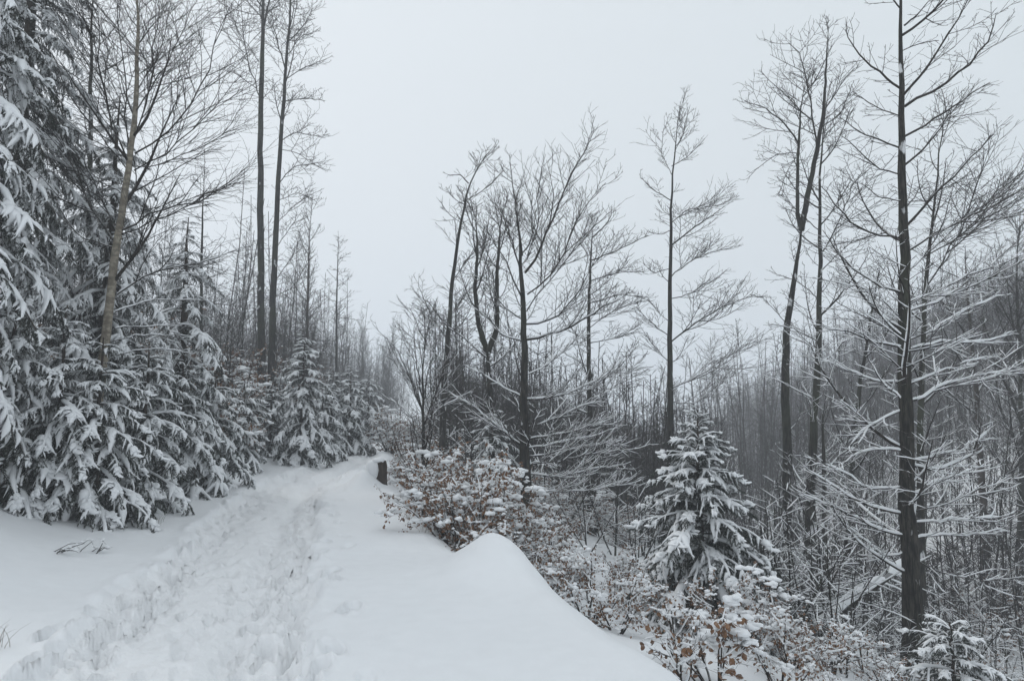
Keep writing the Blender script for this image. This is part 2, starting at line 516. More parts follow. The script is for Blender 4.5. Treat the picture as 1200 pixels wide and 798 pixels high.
# ------------------------------------------------------------------ bare trees
def trunk_mesh(pts, r0, r1, K=26, n=10, mat=None, flare=1.5):
    P = resample(pts, K, 2)
    t = np.linspace(0, 1, K)
    R = ((r0 * (1 - t) + r1 * t) * (1 - .75 * t ** 5)) * (1 + (flare - 1) * np.exp(-t * K * 0.35)) * rng.uniform(0.97, 1.04, K)
    P[:, :2] += rng.normal(0, 0.10 * r0, (K, 2)) * np.minimum(np.arange(K), 3)[:, None] / 3
    return P, R
def limbs_px(specs, Y, spread=0.45):
    out = []
    for s in specs:
        pts = s[0]; n = len(pts)
        L2 = sum(math.dist(pts[k], pts[k + 1]) for k in range(n - 1)) / F * Y
        dz = s[2] if len(s) > 2 else rng.uniform(-spread, spread) * L2
        acc = 0; Q = [at(*pts[0], Y)]
        for k in range(1, n):
            acc += math.dist(pts[k - 1], pts[k]) / F * Y
            Q.append(at(*pts[k], Y + dz * acc / L2))
        out.append((resample(Q, 10, 1, 0.07), s[1]))
    return out
def bare_tree(name, label, cat, px, Y, stems, limbs=(), auto=None, l2=(5, 0.42, 0.9), l3=(7, 0.3, 0.8), l4=None, mat='beech', tmat='twig',
              snow=0.012, split=True, group=None, up=0.25, rmin=0.004, twr=0.005, ang=1.0, spread=0.45, zp=0.25, snow3=False, steep=0.8):
    """stems: [(px polyline, r0, r1)], limbs: [(px polyline, r0)], auto: dict for limbs grown all round the stems"""
    b = base(px, Y)
    th = thing(name, label, cat, b, group)
    SP_, SR = [], []
    for k, s in enumerate(stems):
        pts = s[0]
        Yk = s[3] if len(s) > 3 else Y
        Q = [at(x, y, Yk) for x, y in pts]
        if k == 0:
            Q = [b - np.array([0, 0, 0.25])] + ([np.array([*(b[:2]), b[2] + 0.15])] if Q[0][2] > b[2] + 0.4 else []) + Q
        P, R = trunk_mesh(Q, s[1], s[2], mat=mat, flare=1.45 if k == 0 else 1.0)
        v, f = tubes((P - b)[None], R[None], 10)
        obj('trunk' if k == 0 else 'stem', mesh(name + '_trunk', [(v, f, M[mat])]), th)
        SP_.append(P); SR.append(R)
    SPa = np.array(SP_); SRa = np.array(SR)
    P1, R1 = [], []
    for P, r in limbs_px(limbs, Y, spread):
        t = np.linspace(0, 1, 10)
        r = max(r * 0.62, rmin * 1.6); P1.append(P); R1.append(r * (1 - t) ** 0.75 + rmin * t)
    P1 = np.array(P1).reshape(-1, 10, 3); R1 = np.array(R1).reshape(-1, 10)
    if auto:
        a = dict(n=14, t0=0.35, t1=0.97, ang=1.1, L=2.0, taper=0.6, up=0.35, rs=0.014)
        a.update(auto)
        g, h = a['t0'], a['t1']
        lf = lambda t, LL: a['L'] * (1 - a['taper'] * (t - g) / (h - g)) + 0 * LL
        for k in range(len(SPa)):
            nk = a['n'] if not isinstance(a['n'], (list, tuple)) else a['n'][k]
            if nk == 0: continue
            Pa, Ra, _, _ = spawn(SPa[k:k + 1], SRa[k:k + 1], np.array([0]), 0, g, h, a['ang'], lf, 10, a['up'], 0.14, a['rs'], rmin, None, cnt=nk)
            P1 = np.concatenate([P1, Pa]); R1 = np.concatenate([R1, Ra])
    for k in range(len(SPa)):
        Pa, Ra, _, _ = spawn(SPa[k:k + 1], SRa[k:k + 1], np.array([0]), 0, .9, 1.0, .4, lambda t, LL: .55 + 0 * t, 10, .25, .12, .012, rmin, None, cnt=4)
        P1 = np.concatenate([P1, Pa]); R1 = np.concatenate([R1, Ra])
    n1 = len(P1); r1 = np.arange(n1)
    lev = [(P1, R1, r1)]
    P2, R2, r2, _ = spawn(P1, R1, r1, l2[0] * 1.15, 0.12, 1.0, l2[2], lambda t, LL: np.minimum(LL * l2[1] * 1.25, 1.7) * (1.15 - 0.75 * t), 6, up, 0.16, 0.010, rmin, 0.45, zpull=zp)
    lev.append((P2, R2, r2))
    P3, R3, r3, _ = spawn(P2, R2, r2, l3[0] * 1.15, 0.1, 1.0, l3[2], lambda t, LL: np.clip(LL * l3[1] * 1.4, 0.15, 0.6) * (1.2 - 0.6 * t), 4, up * 0.8, 0.15, 0.01, twr, 0.5)
    lev.append((P3, R3, r3))
    # twigs straight off the limbs as well
    P5, R5, r5, _ = spawn(P1, R1, r1, l3[0] * 0.6, 0.15, 1.0, 0.95, lambda t, LL: 0.3 * (1.2 - 0.5 * t) + 0 * LL, 4, up * 0.8, 0.15, 0.01, twr, 0.6)
    lev.append((P5, R5, r5))
    if l4 is None and cat == 'tree': l4 = (5, 0.5)
    if l4:
        P4, R4, r4, _ = spawn(P3, R3, r3, l4[0], 0.15, 1.0, 0.7, lambda t, LL: np.clip(LL * l4[1], 0.06, 0.3) + 0 * t, 3, up * 0.5, 0.12, 0.01, twr * 0.8, 0.6)
        lev.append((P4, R4, r4))
    sides = [6, 4, 3, 3, 3]
    def build(sel_fn, nm):
        parts, sn = [], []
        for k, (P, R, rr) in enumerate(lev):
            m = sel_fn(rr)
            if not m.any(): continue
            v, f = tubes(P[m] - b, R[m], sides[k])
            if k < 2: parts.append((v, f, M[tmat]))
            else:
                lowf = v.reshape(-1, P.shape[1] * sides[k], 3)[:, 0, 2] + b[2] < rng.normal(3.2, .8, m.sum())
                ff = f.reshape(m.sum(), -1, 4)
                parts.append((v, ff[lowf].reshape(-1, 4), M['twig_snowy'] if snow else M[tmat])); parts.append((v, ff[~lowf].reshape(-1, 4), M[tmat]))
            if snow and (k < 2 or (snow3 and k in (2, 3))):
                v, f = snow_on(P[m] - b, R[m], snow * (1.0 if k == 0 else 0.5 if k == 1 else 0.32), 5 if k == 0 else 4, 0.95 if k == 0 else 0.8, steep, zb=b[2])
                sn.append((v, f, M['snow']))
        return parts, sn
    if split:
        for i in range(n1):
            parts, sn = build(lambda rr: rr == i, i)
            o = obj('branch', mesh(name + '_branch', parts), th)
            if sn: obj('snow', mesh(name + '_snow', sn), o)
    else:
        parts, sn = build(lambda rr: rr >= 0, 0)
        obj('crown', mesh(name + '_crown', parts), th)
        if sn: obj('snow', mesh(name + '_snow', sn), th)
    return th

# hero: tall tree at right
HERO_R = [
 ([(1057, 105), (1040, 92), (1010, 70), (990, 35)], .035), ([(1057, 137), (1025, 125), (1000, 108)], .02), ([(1058, 175), (1030, 165), (1000, 150), (985, 138)], .028),
 ([(1058, 205), (1030, 200), (1000, 170), (985, 160)], .022), ([(1060, 125), (1090, 110), (1130, 85), (1155, 55), (1170, 15)], .045), ([(1060, 160), (1095, 140), (1125, 120), (1160, 95)], .035),
 ([(1060, 30), (1075, 18), (1090, 0)], .03), ([(1058, 280), (1020, 275), (985, 250), (960, 215)], .032), ([(1062, 265), (1090, 235), (1120, 205), (1160, 160)], .04),
 ([(1063, 295), (1100, 272), (1150, 245), (1195, 205)], .035), ([(1060, 345), (1020, 330), (985, 300), (965, 270)], .035), ([(1058, 375), (1030, 345), (1000, 335), (955, 325)], .02),
 ([(1064, 355), (1110, 335), (1150, 318), (1195, 300)], .03), ([(1064, 365), (1105, 350), (1145, 325), (1190, 285)], .03),
 ([(1063, 408), (1035, 403), (1000, 390), (960, 382)], .035), ([(1058, 393), (1020, 375), (990, 360), (975, 350)], .022), ([(1065, 410), (1100, 400), (1140, 402), (1188, 392)], .03),
 ([(1065, 398), (1100, 385), (1135, 360), (1180, 345)], .025), ([(1062, 450), (1020, 446), (985, 430), (960, 420)], .035), ([(1066, 470), (1110, 448), (1150, 440), (1200, 428)], .04),
 ([(1066, 450), (1095, 438), (1130, 425), (1170, 418)], .025), ([(1062, 470), (1040, 455), (1028, 440), (1015, 415)], .025), ([(1060, 480), (1030, 492), (1003, 510), (985, 545)], .028),
 ([(1066, 545), (1090, 550), (1120, 545), (1145, 525), (1148, 500)], .045), ([(1066, 540), (1110, 530), (1150, 515), (1165, 500)], .022), ([(1062, 530), (1040, 525), (1005, 530), (985, 545)], .02),
 ([(1060, 570), (1020, 575), (985, 550), (950, 538)], .03), ([(1062, 603), (1020, 595), (985, 575), (945, 548)], .04), ([(1068, 600), (1110, 590), (1140, 578), (1185, 560)], .03),
 ([(1066, 585), (1090, 565), (1115, 560), (1150, 545)], .02), ([(1062, 628), (1030, 622), (1000, 605), (955, 585), (935, 575)], .035), ([(1068, 632), (1105, 625), (1140, 628), (1180, 618)], .03),
 ([(1068, 612), (1100, 610), (1140, 608), (1175, 605)], .02), ([(1066, 650), (1100, 672), (1150, 680), (1195, 678)], .02), ([(1063, 645), (1040, 655), (1015, 635), (985, 610)], .02),
 ([(1057, 60), (1080, 50), (1100, 48)], .015), ([(1058, 235), (1030, 232), (1010, 215)], .018), ([(1060, 320), (1085, 300), (1105, 262), (1120, 215)], .02),
]
bare_tree('tall_beech_tree', 'thickest tall bare beech at right with snow lined level branches down its whole trunk', 'tree', 1070, 9.8,
          [([(1069, 740), (1064, 600), (1060, 420), (1058, 250), (1056, 100), (1057, 20), (1052, -60)], .122, .03)], [(a, r * .8) for a, r in HERO_R],
          auto=dict(n=20, t0=.12, t1=.97, L=1.7, taper=.3), l2=(6, 0.36, 0.8), l3=(9, 0.3, 0.75), snow=0.017, twr=0.0032, rmin=0.004, up=0.12, ang=.8, snow3=True, zp=.35)

# hero: centre
HERO_C = [
 ([(615, 320), (640, 285), (655, 235), (672, 195), (690, 172)], .045), ([(613, 330), (600, 280), (590, 245), (575, 235)], .035), ([(612, 300), (605, 250), (600, 215), (597, 180)], .03),
 ([(618, 345), (650, 320), (675, 260), (708, 215)], .03), ([(618, 300), (632, 260), (630, 220), (640, 180)], .02), ([(612, 350), (595, 310), (575, 275), (560, 262)], .03),
 ([(617, 398), (650, 392), (690, 370), (735, 345)], .045), ([(617, 380), (645, 378), (675, 350), (700, 300)], .03), ([(613, 400), (590, 395), (575, 375), (545, 352)], .03),
 ([(617, 365), (640, 330), (668, 300), (700, 262)], .022), ([(613, 375), (590, 360), (570, 330), (550, 320)], .022),
 ([(616, 468), (650, 466), (690, 450), (720, 430)], .035), ([(612, 465), (590, 455), (570, 440), (550, 430)], .025), ([(616, 440), (640, 430), (665, 405), (690, 390)], .022),
 ([(612, 522), (590, 505), (560, 480), (525, 458)], .04), ([(617, 515), (650, 510), (690, 500), (720, 490)], .035), ([(617, 500), (650, 492), (680, 475), (705, 470)], .022),
 ([(617, 535), (660, 530), (700, 520), (735, 515)], .03), ([(617, 555), (650, 560), (690, 550), (730, 545)], .025), ([(612, 530), (600, 515), (585, 490), (578, 470)], .02),
 ([(617, 525), (645, 520), (690, 512), (715, 505)], .02), ([(612, 550), (590, 555), (572, 545)], .014), ([(617, 570), (650, 575), (700, 575), (740, 560)], .022), ([(617, 545), (650, 540), (690, 535), (745, 525)], .022),
]
bare_tree('broad_beech_tree', 'dark bare beech in the middle, crown fanning wide above a straight trunk', 'tree', 617, 14.5,
          [([(616, 560), (614, 470), (614, 390), (613, 345), (610, 290), (604, 230)], .125, .03)], HERO_C,
          auto=dict(n=8, t0=.25, t1=.9, L=1.6, taper=.3, up=.6), l2=(5.5, 0.36, 0.75), l3=(8, 0.35, 0.7), snow=0.018, twr=0.0045, up=0.3, snow3=True, zp=.15)

# other trees of the middle group
bare_tree('leaning_tree', 'slender bare tree leaning right with a small windswept top, left of the broad central beech', 'tree', 517, 19,
          [([(519, 480), (523, 420), (530, 330), (540, 260), (549, 215), (563, 190), (578, 172)], .10, .025)],
          [([(549, 215), (540, 205), (525, 205)], .03), ([(545, 235), (565, 225), (590, 200)], .02), ([(540, 262), (525, 250), (515, 235)], .015), ([(556, 200), (560, 190), (553, 178)], .015),
           ([(530, 330), (550, 300), (575, 280)], .02), ([(527, 370), (545, 345), (570, 325)], .02), ([(525, 400), (505, 370), (490, 335)], .02), ([(523, 425), (500, 405), (480, 360)], .02)],
          auto=dict(n=12, t0=.25, t1=.95, L=1.1, taper=.4, up=.5), l2=(5, .4, .8), l3=(7, .4, .8), twr=.006, snow=.012, rmin=.006)
bare_tree('forked_tree', 'bare tree forking low into two upright stems, just left of the broad central beech', 'tree', 575, 16.5,
          [([(574, 480), (573, 440), (571, 410)], .11, .09), ([(571, 412), (562, 385), (556, 340), (560, 290), (557, 250)], .07, .02), ([(572, 412), (583, 385), (582, 330), (586, 270), (590, 240)], .07, .02)],
          [([(571, 420), (550, 400), (520, 380), (500, 350)], .03), ([(573, 430), (600, 410), (610, 390)], .03)],
          auto=dict(n=[0, 12, 12], t0=.1, t1=.97, L=1.3, taper=.3, ang=.8, up=.6), l2=(5, .4, .75), l3=(7, .4, .7), twr=.0055, rmin=.006, snow=.012)
bare_tree('flat_topped_tree', 'slim bare tree with hooked tip and branches swept right, beside the central beech', 'tree', 692, 18.5,
          [([(692, 500), (690, 430), (690, 360), (692, 300), (695, 272)], .085, .04)],
          [([(694, 278), (706, 268), (716, 255), (717, 242)], .03), ([(692, 305), (720, 295), (750, 280), (760, 275)], .03), ([(691, 330), (720, 320), (755, 318)], .025), ([(691, 355), (725, 345), (760, 348)], .025),
           ([(690, 385), (720, 362), (752, 352)], .02), ([(690, 402), (730, 395), (748, 380)], .02), ([(690, 455), (715, 440), (750, 405)], .025), ([(690, 470), (720, 455), (752, 420)], .02),
           ([(690, 300), (680, 285), (672, 265)], .015), ([(690, 400), (670, 390), (655, 370)], .02), ([(690, 430), (672, 420), (655, 410)], .02)],
          auto=dict(n=8, t0=.2, t1=.9, L=1.3, taper=.3), l2=(5, .4, .8), l3=(7, .4, .75), twr=.006, rmin=.006, snow=.014, snow3=True)
bare_tree('slim_beech_tree', 'lone slim bare tree standing behind the small snowy spruce with sparse upturned side branches', 'tree', 785, 19,
          [([(786, 580), (786, 480), (785, 380), (786, 300), (786, 240), (790, 180), (797, 122)], .115, .02)],
          [([(786, 235), (765, 222), (750, 208)], .025), ([(786, 270), (775, 275), (760, 272)], .018), ([(786, 288), (815, 265), (850, 242)], .035), ([(786, 262), (805, 245), (850, 240)], .022),
           ([(786, 325), (810, 305), (845, 292)], .028), ([(786, 350), (810, 345), (840, 325)], .022), ([(787, 400), (820, 375), (850, 358), (880, 348)], .035), ([(787, 455), (820, 440), (850, 420), (872, 405)], .03),
           ([(785, 315), (765, 320), (755, 310)], .018), ([(785, 395), (765, 380), (745, 360)], .022), ([(785, 425), (770, 410), (752, 385)], .02), ([(787, 195), (805, 185), (822, 168)], .018),
           ([(787, 205), (775, 180), (778, 150)], .015), ([(787, 470), (810, 475), (860, 440)], .02), ([(790, 180), (800, 160), (808, 125)], .012)],
          auto=dict(n=12, t0=.25, t1=.97, L=1.0, taper=.5, up=.5), l2=(5, .42, .8), l3=(8, .45, .7), twr=.0055, rmin=.006, snow=.008)

# right pair
bare_tree('crooked_forked_tree', 'crooked bare tree with S-bent trunk that forks high up, left of the thick right-hand beech', 'tree', 925, 16.5,
          [([(923, 600), (922, 500), (920, 400), (926, 350), (935, 300), (939, 268)], .125, .085), ([(939, 270), (934, 250), (935, 190), (938, 130), (943, 100)], .05, .02),
           ([(939, 270), (948, 220), (957, 180), (966, 125), (969, 60), (971, 30)], .075, .02)],
          [([(935, 168), (920, 145), (900, 128), (872, 118)], .035), ([(935, 180), (910, 180), (890, 195), (875, 210)], .018), ([(957, 180), (950, 120), (942, 70), (925, 50)], .04),
           ([(966, 130), (985, 100), (1000, 80)], .03), ([(962, 150), (985, 135), (998, 100)], .022), ([(936, 140), (930, 115), (912, 110)], .015), ([(937, 178), (925, 195), (912, 230)], .012), ([(952, 110), (940, 90), (925, 85)], .014),
           ([(957, 180), (970, 155), (985, 140)], .02), ([(922, 380), (905, 360), (890, 345)], .015)],
          auto=dict(n=[3, 6, 9], t0=.3, t1=.97, L=1.0, taper=.4, up=.5), l2=(5, .42, .8), l3=(7, .4, .8), twr=.005, rmin=.005, snow=.01)
bare_tree('straight_slim_tree', 'straight bare tree beside the crooked forked one, its snowy branches spreading to both sides', 'tree', 950, 15.5,
          [([(950, 560), (956, 470), (960, 380), (960, 280), (962, 180), (970, 110)], .12, .02)],
          [([(960, 300), (985, 260), (1000, 215), (1015, 200)], .03), ([(960, 350), (935, 330), (905, 320)], .02), ([(960, 320), (990, 290), (1020, 275)], .02), ([(959, 400), (930, 385), (905, 380)], .02),
           ([(960, 430), (990, 400), (1020, 372)], .03), ([(958, 470), (930, 455), (900, 440)], .02), ([(960, 270), (935, 250), (918, 225)], .018)],
          auto=dict(n=20, t0=.15, t1=.95, L=1.8, taper=.5, up=.4), l2=(5, .4, .8), l3=(7, .4, .8), twr=.005, rmin=.005, snow=.012, snow3=True)
bare_tree('slender_tree', 'slender bare tree close behind the thick right-hand beech with fanning upturned branches', 'tree', 1079, 13.5,
          [([(1080, 640), (1078, 520), (1080, 420), (1087, 300), (1098, 220), (1105, 130)], .085, .02)],
          [([(1085, 300), (1120, 280), (1165, 235), (1200, 210)], .025), ([(1083, 340), (1110, 300), (1140, 240), (1155, 175)], .025), ([(1080, 400), (1110, 375), (1150, 360)], .02)],
          auto=dict(n=14, t0=.3, t1=.95, L=1.6, taper=.4, up=.5), l2=(5, .4, .75), l3=(7, .4, .7), twr=.0045, rmin=.005, snow=.012, snow3=True)
bare_tree('slope_tree', 'bare tree planted on the snowy bank at far right with a pale patchy trunk', 'tree', 1155, 21,
          [([(1155, 640), (1150, 560), (1145, 470), (1137, 380), (1130, 300)], .11, .04)],
          auto=dict(n=18, t0=.2, t1=.95, L=2.4, taper=.4, up=.3), l2=(4, .4, .8), l3=(6, .4, .8), twr=.006, rmin=.006, snow=.014, mat='brown')
bare_tree('leaning_slim_tree', 'thin bare trunk leaning right between the straight slim tree and the thick beech', 'tree', 993, 16,
          [([(993, 650), (998, 560), (1005, 470), (1017, 390), (1030, 320)], .085, .03)],
          [([(998, 560), (985, 590), (965, 605)], .025)],
          auto=dict(n=14, t0=.3, t1=.95, L=1.5, taper=.4, up=.4), l2=(4, .4, .8), l3=(6, .4, .8), twr=.005, rmin=.006, snow=.012)
bare_tree('broken_snag', 'short dead snag with a snow capped top between two slim trunks', 'tree', 966, 15,
          [([(966, 600), (965, 540), (964, 485)], .06, .05)], auto=dict(n=5, t0=.3, t1=.9, L=.8), l2=(4, .4, .8), l3=(4, .4, .8), twr=.005, snow=.014)
bare_tree('edge_tree', 'dense twiggy bare tree whose crown fills the right edge of the photo above the bank', 'tree', 1192, 20,
          [([(1196, 640), (1198, 540), (1195, 420), (1190, 330), (1196, 250)], .09, .02)],
          auto=dict(n=26, t0=.25, t1=.97, L=2.4, taper=.4, up=.6, ang=.9), l2=(5, .4, .75), l3=(7, .4, .7), twr=.006, rmin=.006, snow=.012)
bare_tree('diagonal_tree', 'thin dark trunk slanting steeply down to the right on the bank near the right edge', 'tree', 1215, 19,
          [([(1200, 500), (1180, 455), (1165, 410), (1150, 370)], .07, .03)], auto=dict(n=10, t0=.3, t1=.95, L=1.5), l2=(4, .4, .8), l3=(5, .4, .8), twr=.006, snow=.012, split=False)

# left side
BIRCH = [
 ([(135, 285), (115, 262), (95, 215), (75, 150), (60, 95)], .045), ([(137, 275), (120, 235), (100, 190), (82, 165)], .035), ([(150, 190), (135, 150), (120, 100), (112, 40), (110, -20)], .035),
 ([(150, 185), (148, 130), (145, 60), (135, -20)], .03), ([(155, 170), (175, 120), (183, 40), (190, -30)], .03), ([(158, 180), (190, 160), (235, 110), (265, 10)], .035),
 ([(157, 200), (195, 180), (240, 140), (285, 85)], .03), ([(143, 270), (175, 250), (220, 240), (290, 205)], .035), ([(140, 275), (180, 260), (240, 235), (300, 190)], .028),
 ([(137, 345), (175, 318), (235, 308), (290, 290)], .032), ([(150, 200), (120, 160), (85, 120), (60, 60)], .025), ([(135, 365), (180, 350), (240, 352)], .022), ([(135, 385), (170, 382), (225, 380)], .022),
 ([(133, 400), (165, 392), (215, 395)], .018), ([(130, 420), (165, 408), (215, 410)], .018), ([(155, 150), (165, 90), (160, 30), (168, -30)], .025), ([(160, 130), (200, 70), (230, 0)], .025),
 ([(150, 230), (120, 215), (85, 200)], .02), ([(133, 290), (100, 280), (85, 270), (60, 225)], .025), ([(158, 110), (190, 60), (200, -10)], .022), ([(155, 195), (190, 195), (260, 160), (290, 120)], .022)]
bare_tree('birch_tree', 'pale brown birch leaning over the snowy spruces at left with many fine rising twigs', 'tree', 105, 10.0,
          [([(112, 490), (120, 420), (130, 350), (138, 280), (150, 200), (160, 120), (162, 40), (160, -60)], .078, .025)], [(a, r * .62) for a, r in BIRCH],
          auto=dict(n=8, t0=.4, t1=.98, L=1.8, taper=.4, ang=.7, up=.3), l2=(5.5, .36, .6), l3=(8, .5, .6), l4=(3, .5), mat='birch', snow=.010, twr=.0021, rmin=.003, up=0.05, spread=.5, zp=0)
TALL1 = [([(307, 120), (295, 90), (285, 50), (282, 0)], .035), ([(307, 118), (318, 105), (325, 95)], .015), ([(306, 75), (296, 60), (280, 40), (268, 10)], .02), ([(309, 35), (325, 30), (340, 40)], .012)]
bare_tree('tall_pole_tree', 'tall straight branchless trunk, left one of the pair above the path side undergrowth', 'tree', 306, 26,
          [([(306, 385), (305, 300), (305, 200), (306, 100), (309, 0), (311, -70)], .15, .085)], TALL1,
          auto=dict(n=8, t0=.8, t1=.98, L=2.5), l2=(4, .4, .8), l3=(5, .4, .8), twr=.007, rmin=.008, snow=0)
TALL2 = [([(334, 80), (322, 40), (318, 10)], .04), ([(334, 70), (350, 45), (372, 35)], .03), ([(332, 95), (355, 80), (385, 68)], .03), ([(330, 120), (355, 115), (380, 118)], .025), ([(330, 165), (345, 155), (382, 162)], .03),
         ([(328, 175), (350, 180), (380, 200)], .022), ([(327, 215), (345, 195), (378, 190)], .03), ([(326, 235), (350, 225), (365, 235)], .022), ([(325, 262), (345, 240), (370, 225)], .02), ([(335, 60), (345, 20), (352, -20)], .025),
         ([(330, 145), (345, 110), (355, 105)], .015), ([(324, 290), (345, 260), (360, 255)], .02), ([(322, 330), (340, 305), (352, 280)], .02), ([(320, 350), (345, 335), (365, 300)], .02)]
bare_tree('tall_beech', 'tall bare tree right of the branchless pole with arched branches reaching over the path', 'tree', 318, 25,
          [([(319, 385), (321, 330), (323, 270), (327, 200), (331, 140), (336, 70), (341, 0), (345, -60)], .14, .045)], TALL2,
          auto=dict(n=7, t0=.6, t1=.98, L=2.0), l2=(4, .42, .85), l3=(6, .42, .85), twr=.007, rmin=.008, snow=0, spread=.3)
bare_tree('slim_larch', 'slim straight trunk with short level twigs poking above the spruces left of the pole pair', 'tree', 236, 22,
          [([(236, 330), (237, 260), (240, 190)], .08, .02)], auto=dict(n=34, t0=.3, t1=.99, L=1.1, ang=1.3, up=0), l2=(5, .4, .8), l3=(5, .4, .8), twr=.006, rmin=.006, snow=.01, split=False)
bare_tree('slim_larch', 'thin straight larch-like trunk right of the birch, rising behind its twigs near the top left', 'tree', 104, 17,
          [([(104, 330), (106, 150), (108, -20)], .09, .04)], auto=dict(n=40, t0=.4, t1=.99, L=1.2, ang=1.3, up=0), l2=(5, .4, .8), l3=(5, .4, .8), twr=.005, rmin=.006, snow=.01, split=False)
bare_tree('slender_birch', 'slender pale birch with fine ascending twigs behind the tall pair, in front of the thicket', 'tree', 360, 32,
          [([(360, 390), (361, 330), (363, 270), (365, 235)], .10, .02)], auto=dict(n=40, t0=.2, t1=.98, L=1.8, ang=.8, up=.4), l2=(4, .4, .7), l3=(5, .4, .7), twr=.007, rmin=.007, snow=0, mat='brown', split=False)
bare_tree('pole_tree', 'thin pole-like tree with short level twigs at the end of the tall path side trees', 'tree', 395, 38,
          [([(394, 400), (395, 330), (397, 278)], .09, .03)], auto=dict(n=36, t0=.35, t1=.98, L=1.3, ang=1.2, up=.1), l2=(4, .4, .7), l3=(5, .4, .7), twr=.008, rmin=.008, snow=0, split=False)
bare_tree('multi_stemmed_tree', 'many stemmed young tree with upright snow lined shoots among brown shrubs right of the path', 'tree', 497, 13,
          [([(496, 515), (496, 470), (495, 430), (500, 390)], .045, .012)],
          [([(496, 490), (485, 450), (470, 415), (452, 395)], .02), ([(496, 500), (510, 460), (525, 430), (540, 410)], .02), ([(496, 480), (500, 440), (512, 400)], .018), ([(496, 505), (475, 480), (455, 465)], .015),
           ([(496, 470), (488, 430), (485, 385)], .018), ([(496, 495), (520, 475), (550, 460)], .015)],
          auto=dict(n=16, t0=.1, t1=.95, L=1.2, ang=.55, up=.5), l2=(6, .4, .55), l3=(7, .4, .6), twr=.004, rmin=.0045, snow=.01, snow3=True)

# ------------------------------------------------------------------ spruces
def bough_meshes(seed, nsec=34, nter=6, nl=0.014, dens=520, width=0.42, snow_w=1.0, heavy=1.0):
    global rng
    keep = rng; rng = np.random.default_rng(seed)
    K = 10
    x = np.linspace(0, 1, K)
    y = np.cumsum(rng.normal(0, .012, K)); z = -0.10 * x ** 1.4 - 0.16 * x ** 3 + np.cumsum(rng.normal(0, .006, K)) + 0.05 * np.sin(x * 3)
    P = np.stack([x, y, z], -1)[None]
    R = (0.012 * (1 - x) + 0.003)[None]
    def prof(t, L): return width * np.minimum(1, t / 0.3 + .25) * (1.02 - t) ** 0.75 + 0.03
    P2, R2, r2, t2 = spawn(P, R, np.array([0]), 0, .08, .99, .80, prof, 6, -.62, .12, .01, .002, .25, cnt=nsec)
    P3, R3, r3, _ = spawn(P2, R2, r2, 0, .12, 1.0, .75, lambda t, L: np.clip(L * .42 * (1.1 - t), .035, .15), 4, -.6, .10, .01, .0018, .3, cnt=nter)
    parts = []
    ph = rng.random(4) * 6.283
    cl_ = lambda t, r: np.clip(.45 + .6 * np.sin(t * 11 + ph[0]) + .45 * np.sin(t * 23 + ph[1]) + rng.normal(0, .25, r), .0, 1.25) * sstep(.08, .35, t)
    for Q, RR, n in ((P, R, 5), (P2, R2, 3), (P3, R3, 3)):
        v, f = tubes(Q, RR, n); parts.append((v, f, M['brown']))
    # needles
    V = []
    for Q in (P2, P3, P):
        Ls = blen(Q); c = np.maximum((Ls * dens).astype(int), 4)
        i = np.repeat(np.arange(len(Q)), c); t = rng.random(len(i))
        p, T = interp(Q, i, t)
        a = norm(rng.normal(0, 1, (len(i), 3))); a = norm(a - (a * T).sum(1, keepdims=True) * T)
        d = norm(a + T * .8 + np.array([0, 0, -.15])); s = np.cross(d, a + .3 * T)
        s = norm(s) * nl * .14
        ln = nl * rng.uniform(.7, 1.3, (len(i), 1))
        V.append(np.stack([p - s, p + s, p + d * ln], 1))
    V = np.concatenate(V).reshape(-1, 3)
    parts.append((V, np.arange(len(V)).reshape(-1, 3), M['needle']))
    bough = mesh('bough', parts)
    # snow loads
    sn = []
    def cap(Q, r, n, flat, lift):
        B, Kq, _ = Q.shape
        t = np.linspace(0, 1, Kq)[None]
        prof_ = np.sin(np.clip(t * 1.05 + .12, 0, 1) * math.pi) ** .45
        s = r * prof_ * lump(B, Kq, .2, 1.7)
        s[:, -1] = .0008; s[:, 0] *= .5
        q = Q.copy(); q[:, :, 2] += lift + s * .35
        sn.append((*tubes(q, s, n, flat), M['snow']))
    cap(resample(P[0], 14, 0)[None], 0.028 * heavy, 8, .8, .006)
    c2_ = cl_(t2, len(t2)); m = c2_ > .12
    r2_ = (.034 * c2_[m][:, None] * rng.uniform(.7, 1.15, (m.sum(), 1))) * heavy
    cap(P2[m], r2_, 7, .62, .004)
    c3_ = c2_[rng.integers(len(c2_), size=len(P3))] if False else np.repeat(c2_, nter)
    m = (c3_ > .45) & (rng.random(len(P3)) < .6)
    cap(P3[m], .0105 * heavy * rng.uniform(.6, 1.5, (m.sum(), 1)), 5, .75, .003)
    # merged pads near the main axis
    npad = 16
    ok_ = np.flatnonzero(c2_ > .35); pi_ = rng.choice(ok_ if len(ok_) else np.arange(len(P2)), npad)
    p, T = interp(P2, pi_, rng.uniform(.08, .6, npad)); p = p + np.array([0, 0, .008])
    v, f = blobs(p, .034 * heavy * (.62 if width < .42 or heavy < 1.3 and nsec > 28 else 1) * rng.uniform(.4, 1.4, npad), ICO2, .5, .07, 1.5)
    sn.append((v, f, M['snow']))
    snow = mesh('bough_snow', sn)
    rng = keep
    return bough, snow
BIG = [bough_meshes(100 + i, 38, 7, .013, 800, .36) for i in range(6)]
HEAVY = [bough_meshes(150 + i, 30, 6, .011, 480, .40, heavy=1.25) for i in range(3)]
SMALL = [bough_meshes(200 + i, 24, 5, .024, 650, .46, heavy=1.25) for i in range(4)]
FAR = [bough_meshes(300 + i, 16, 4, .035, 160, .46, heavy=1.3) for i in range(3)]
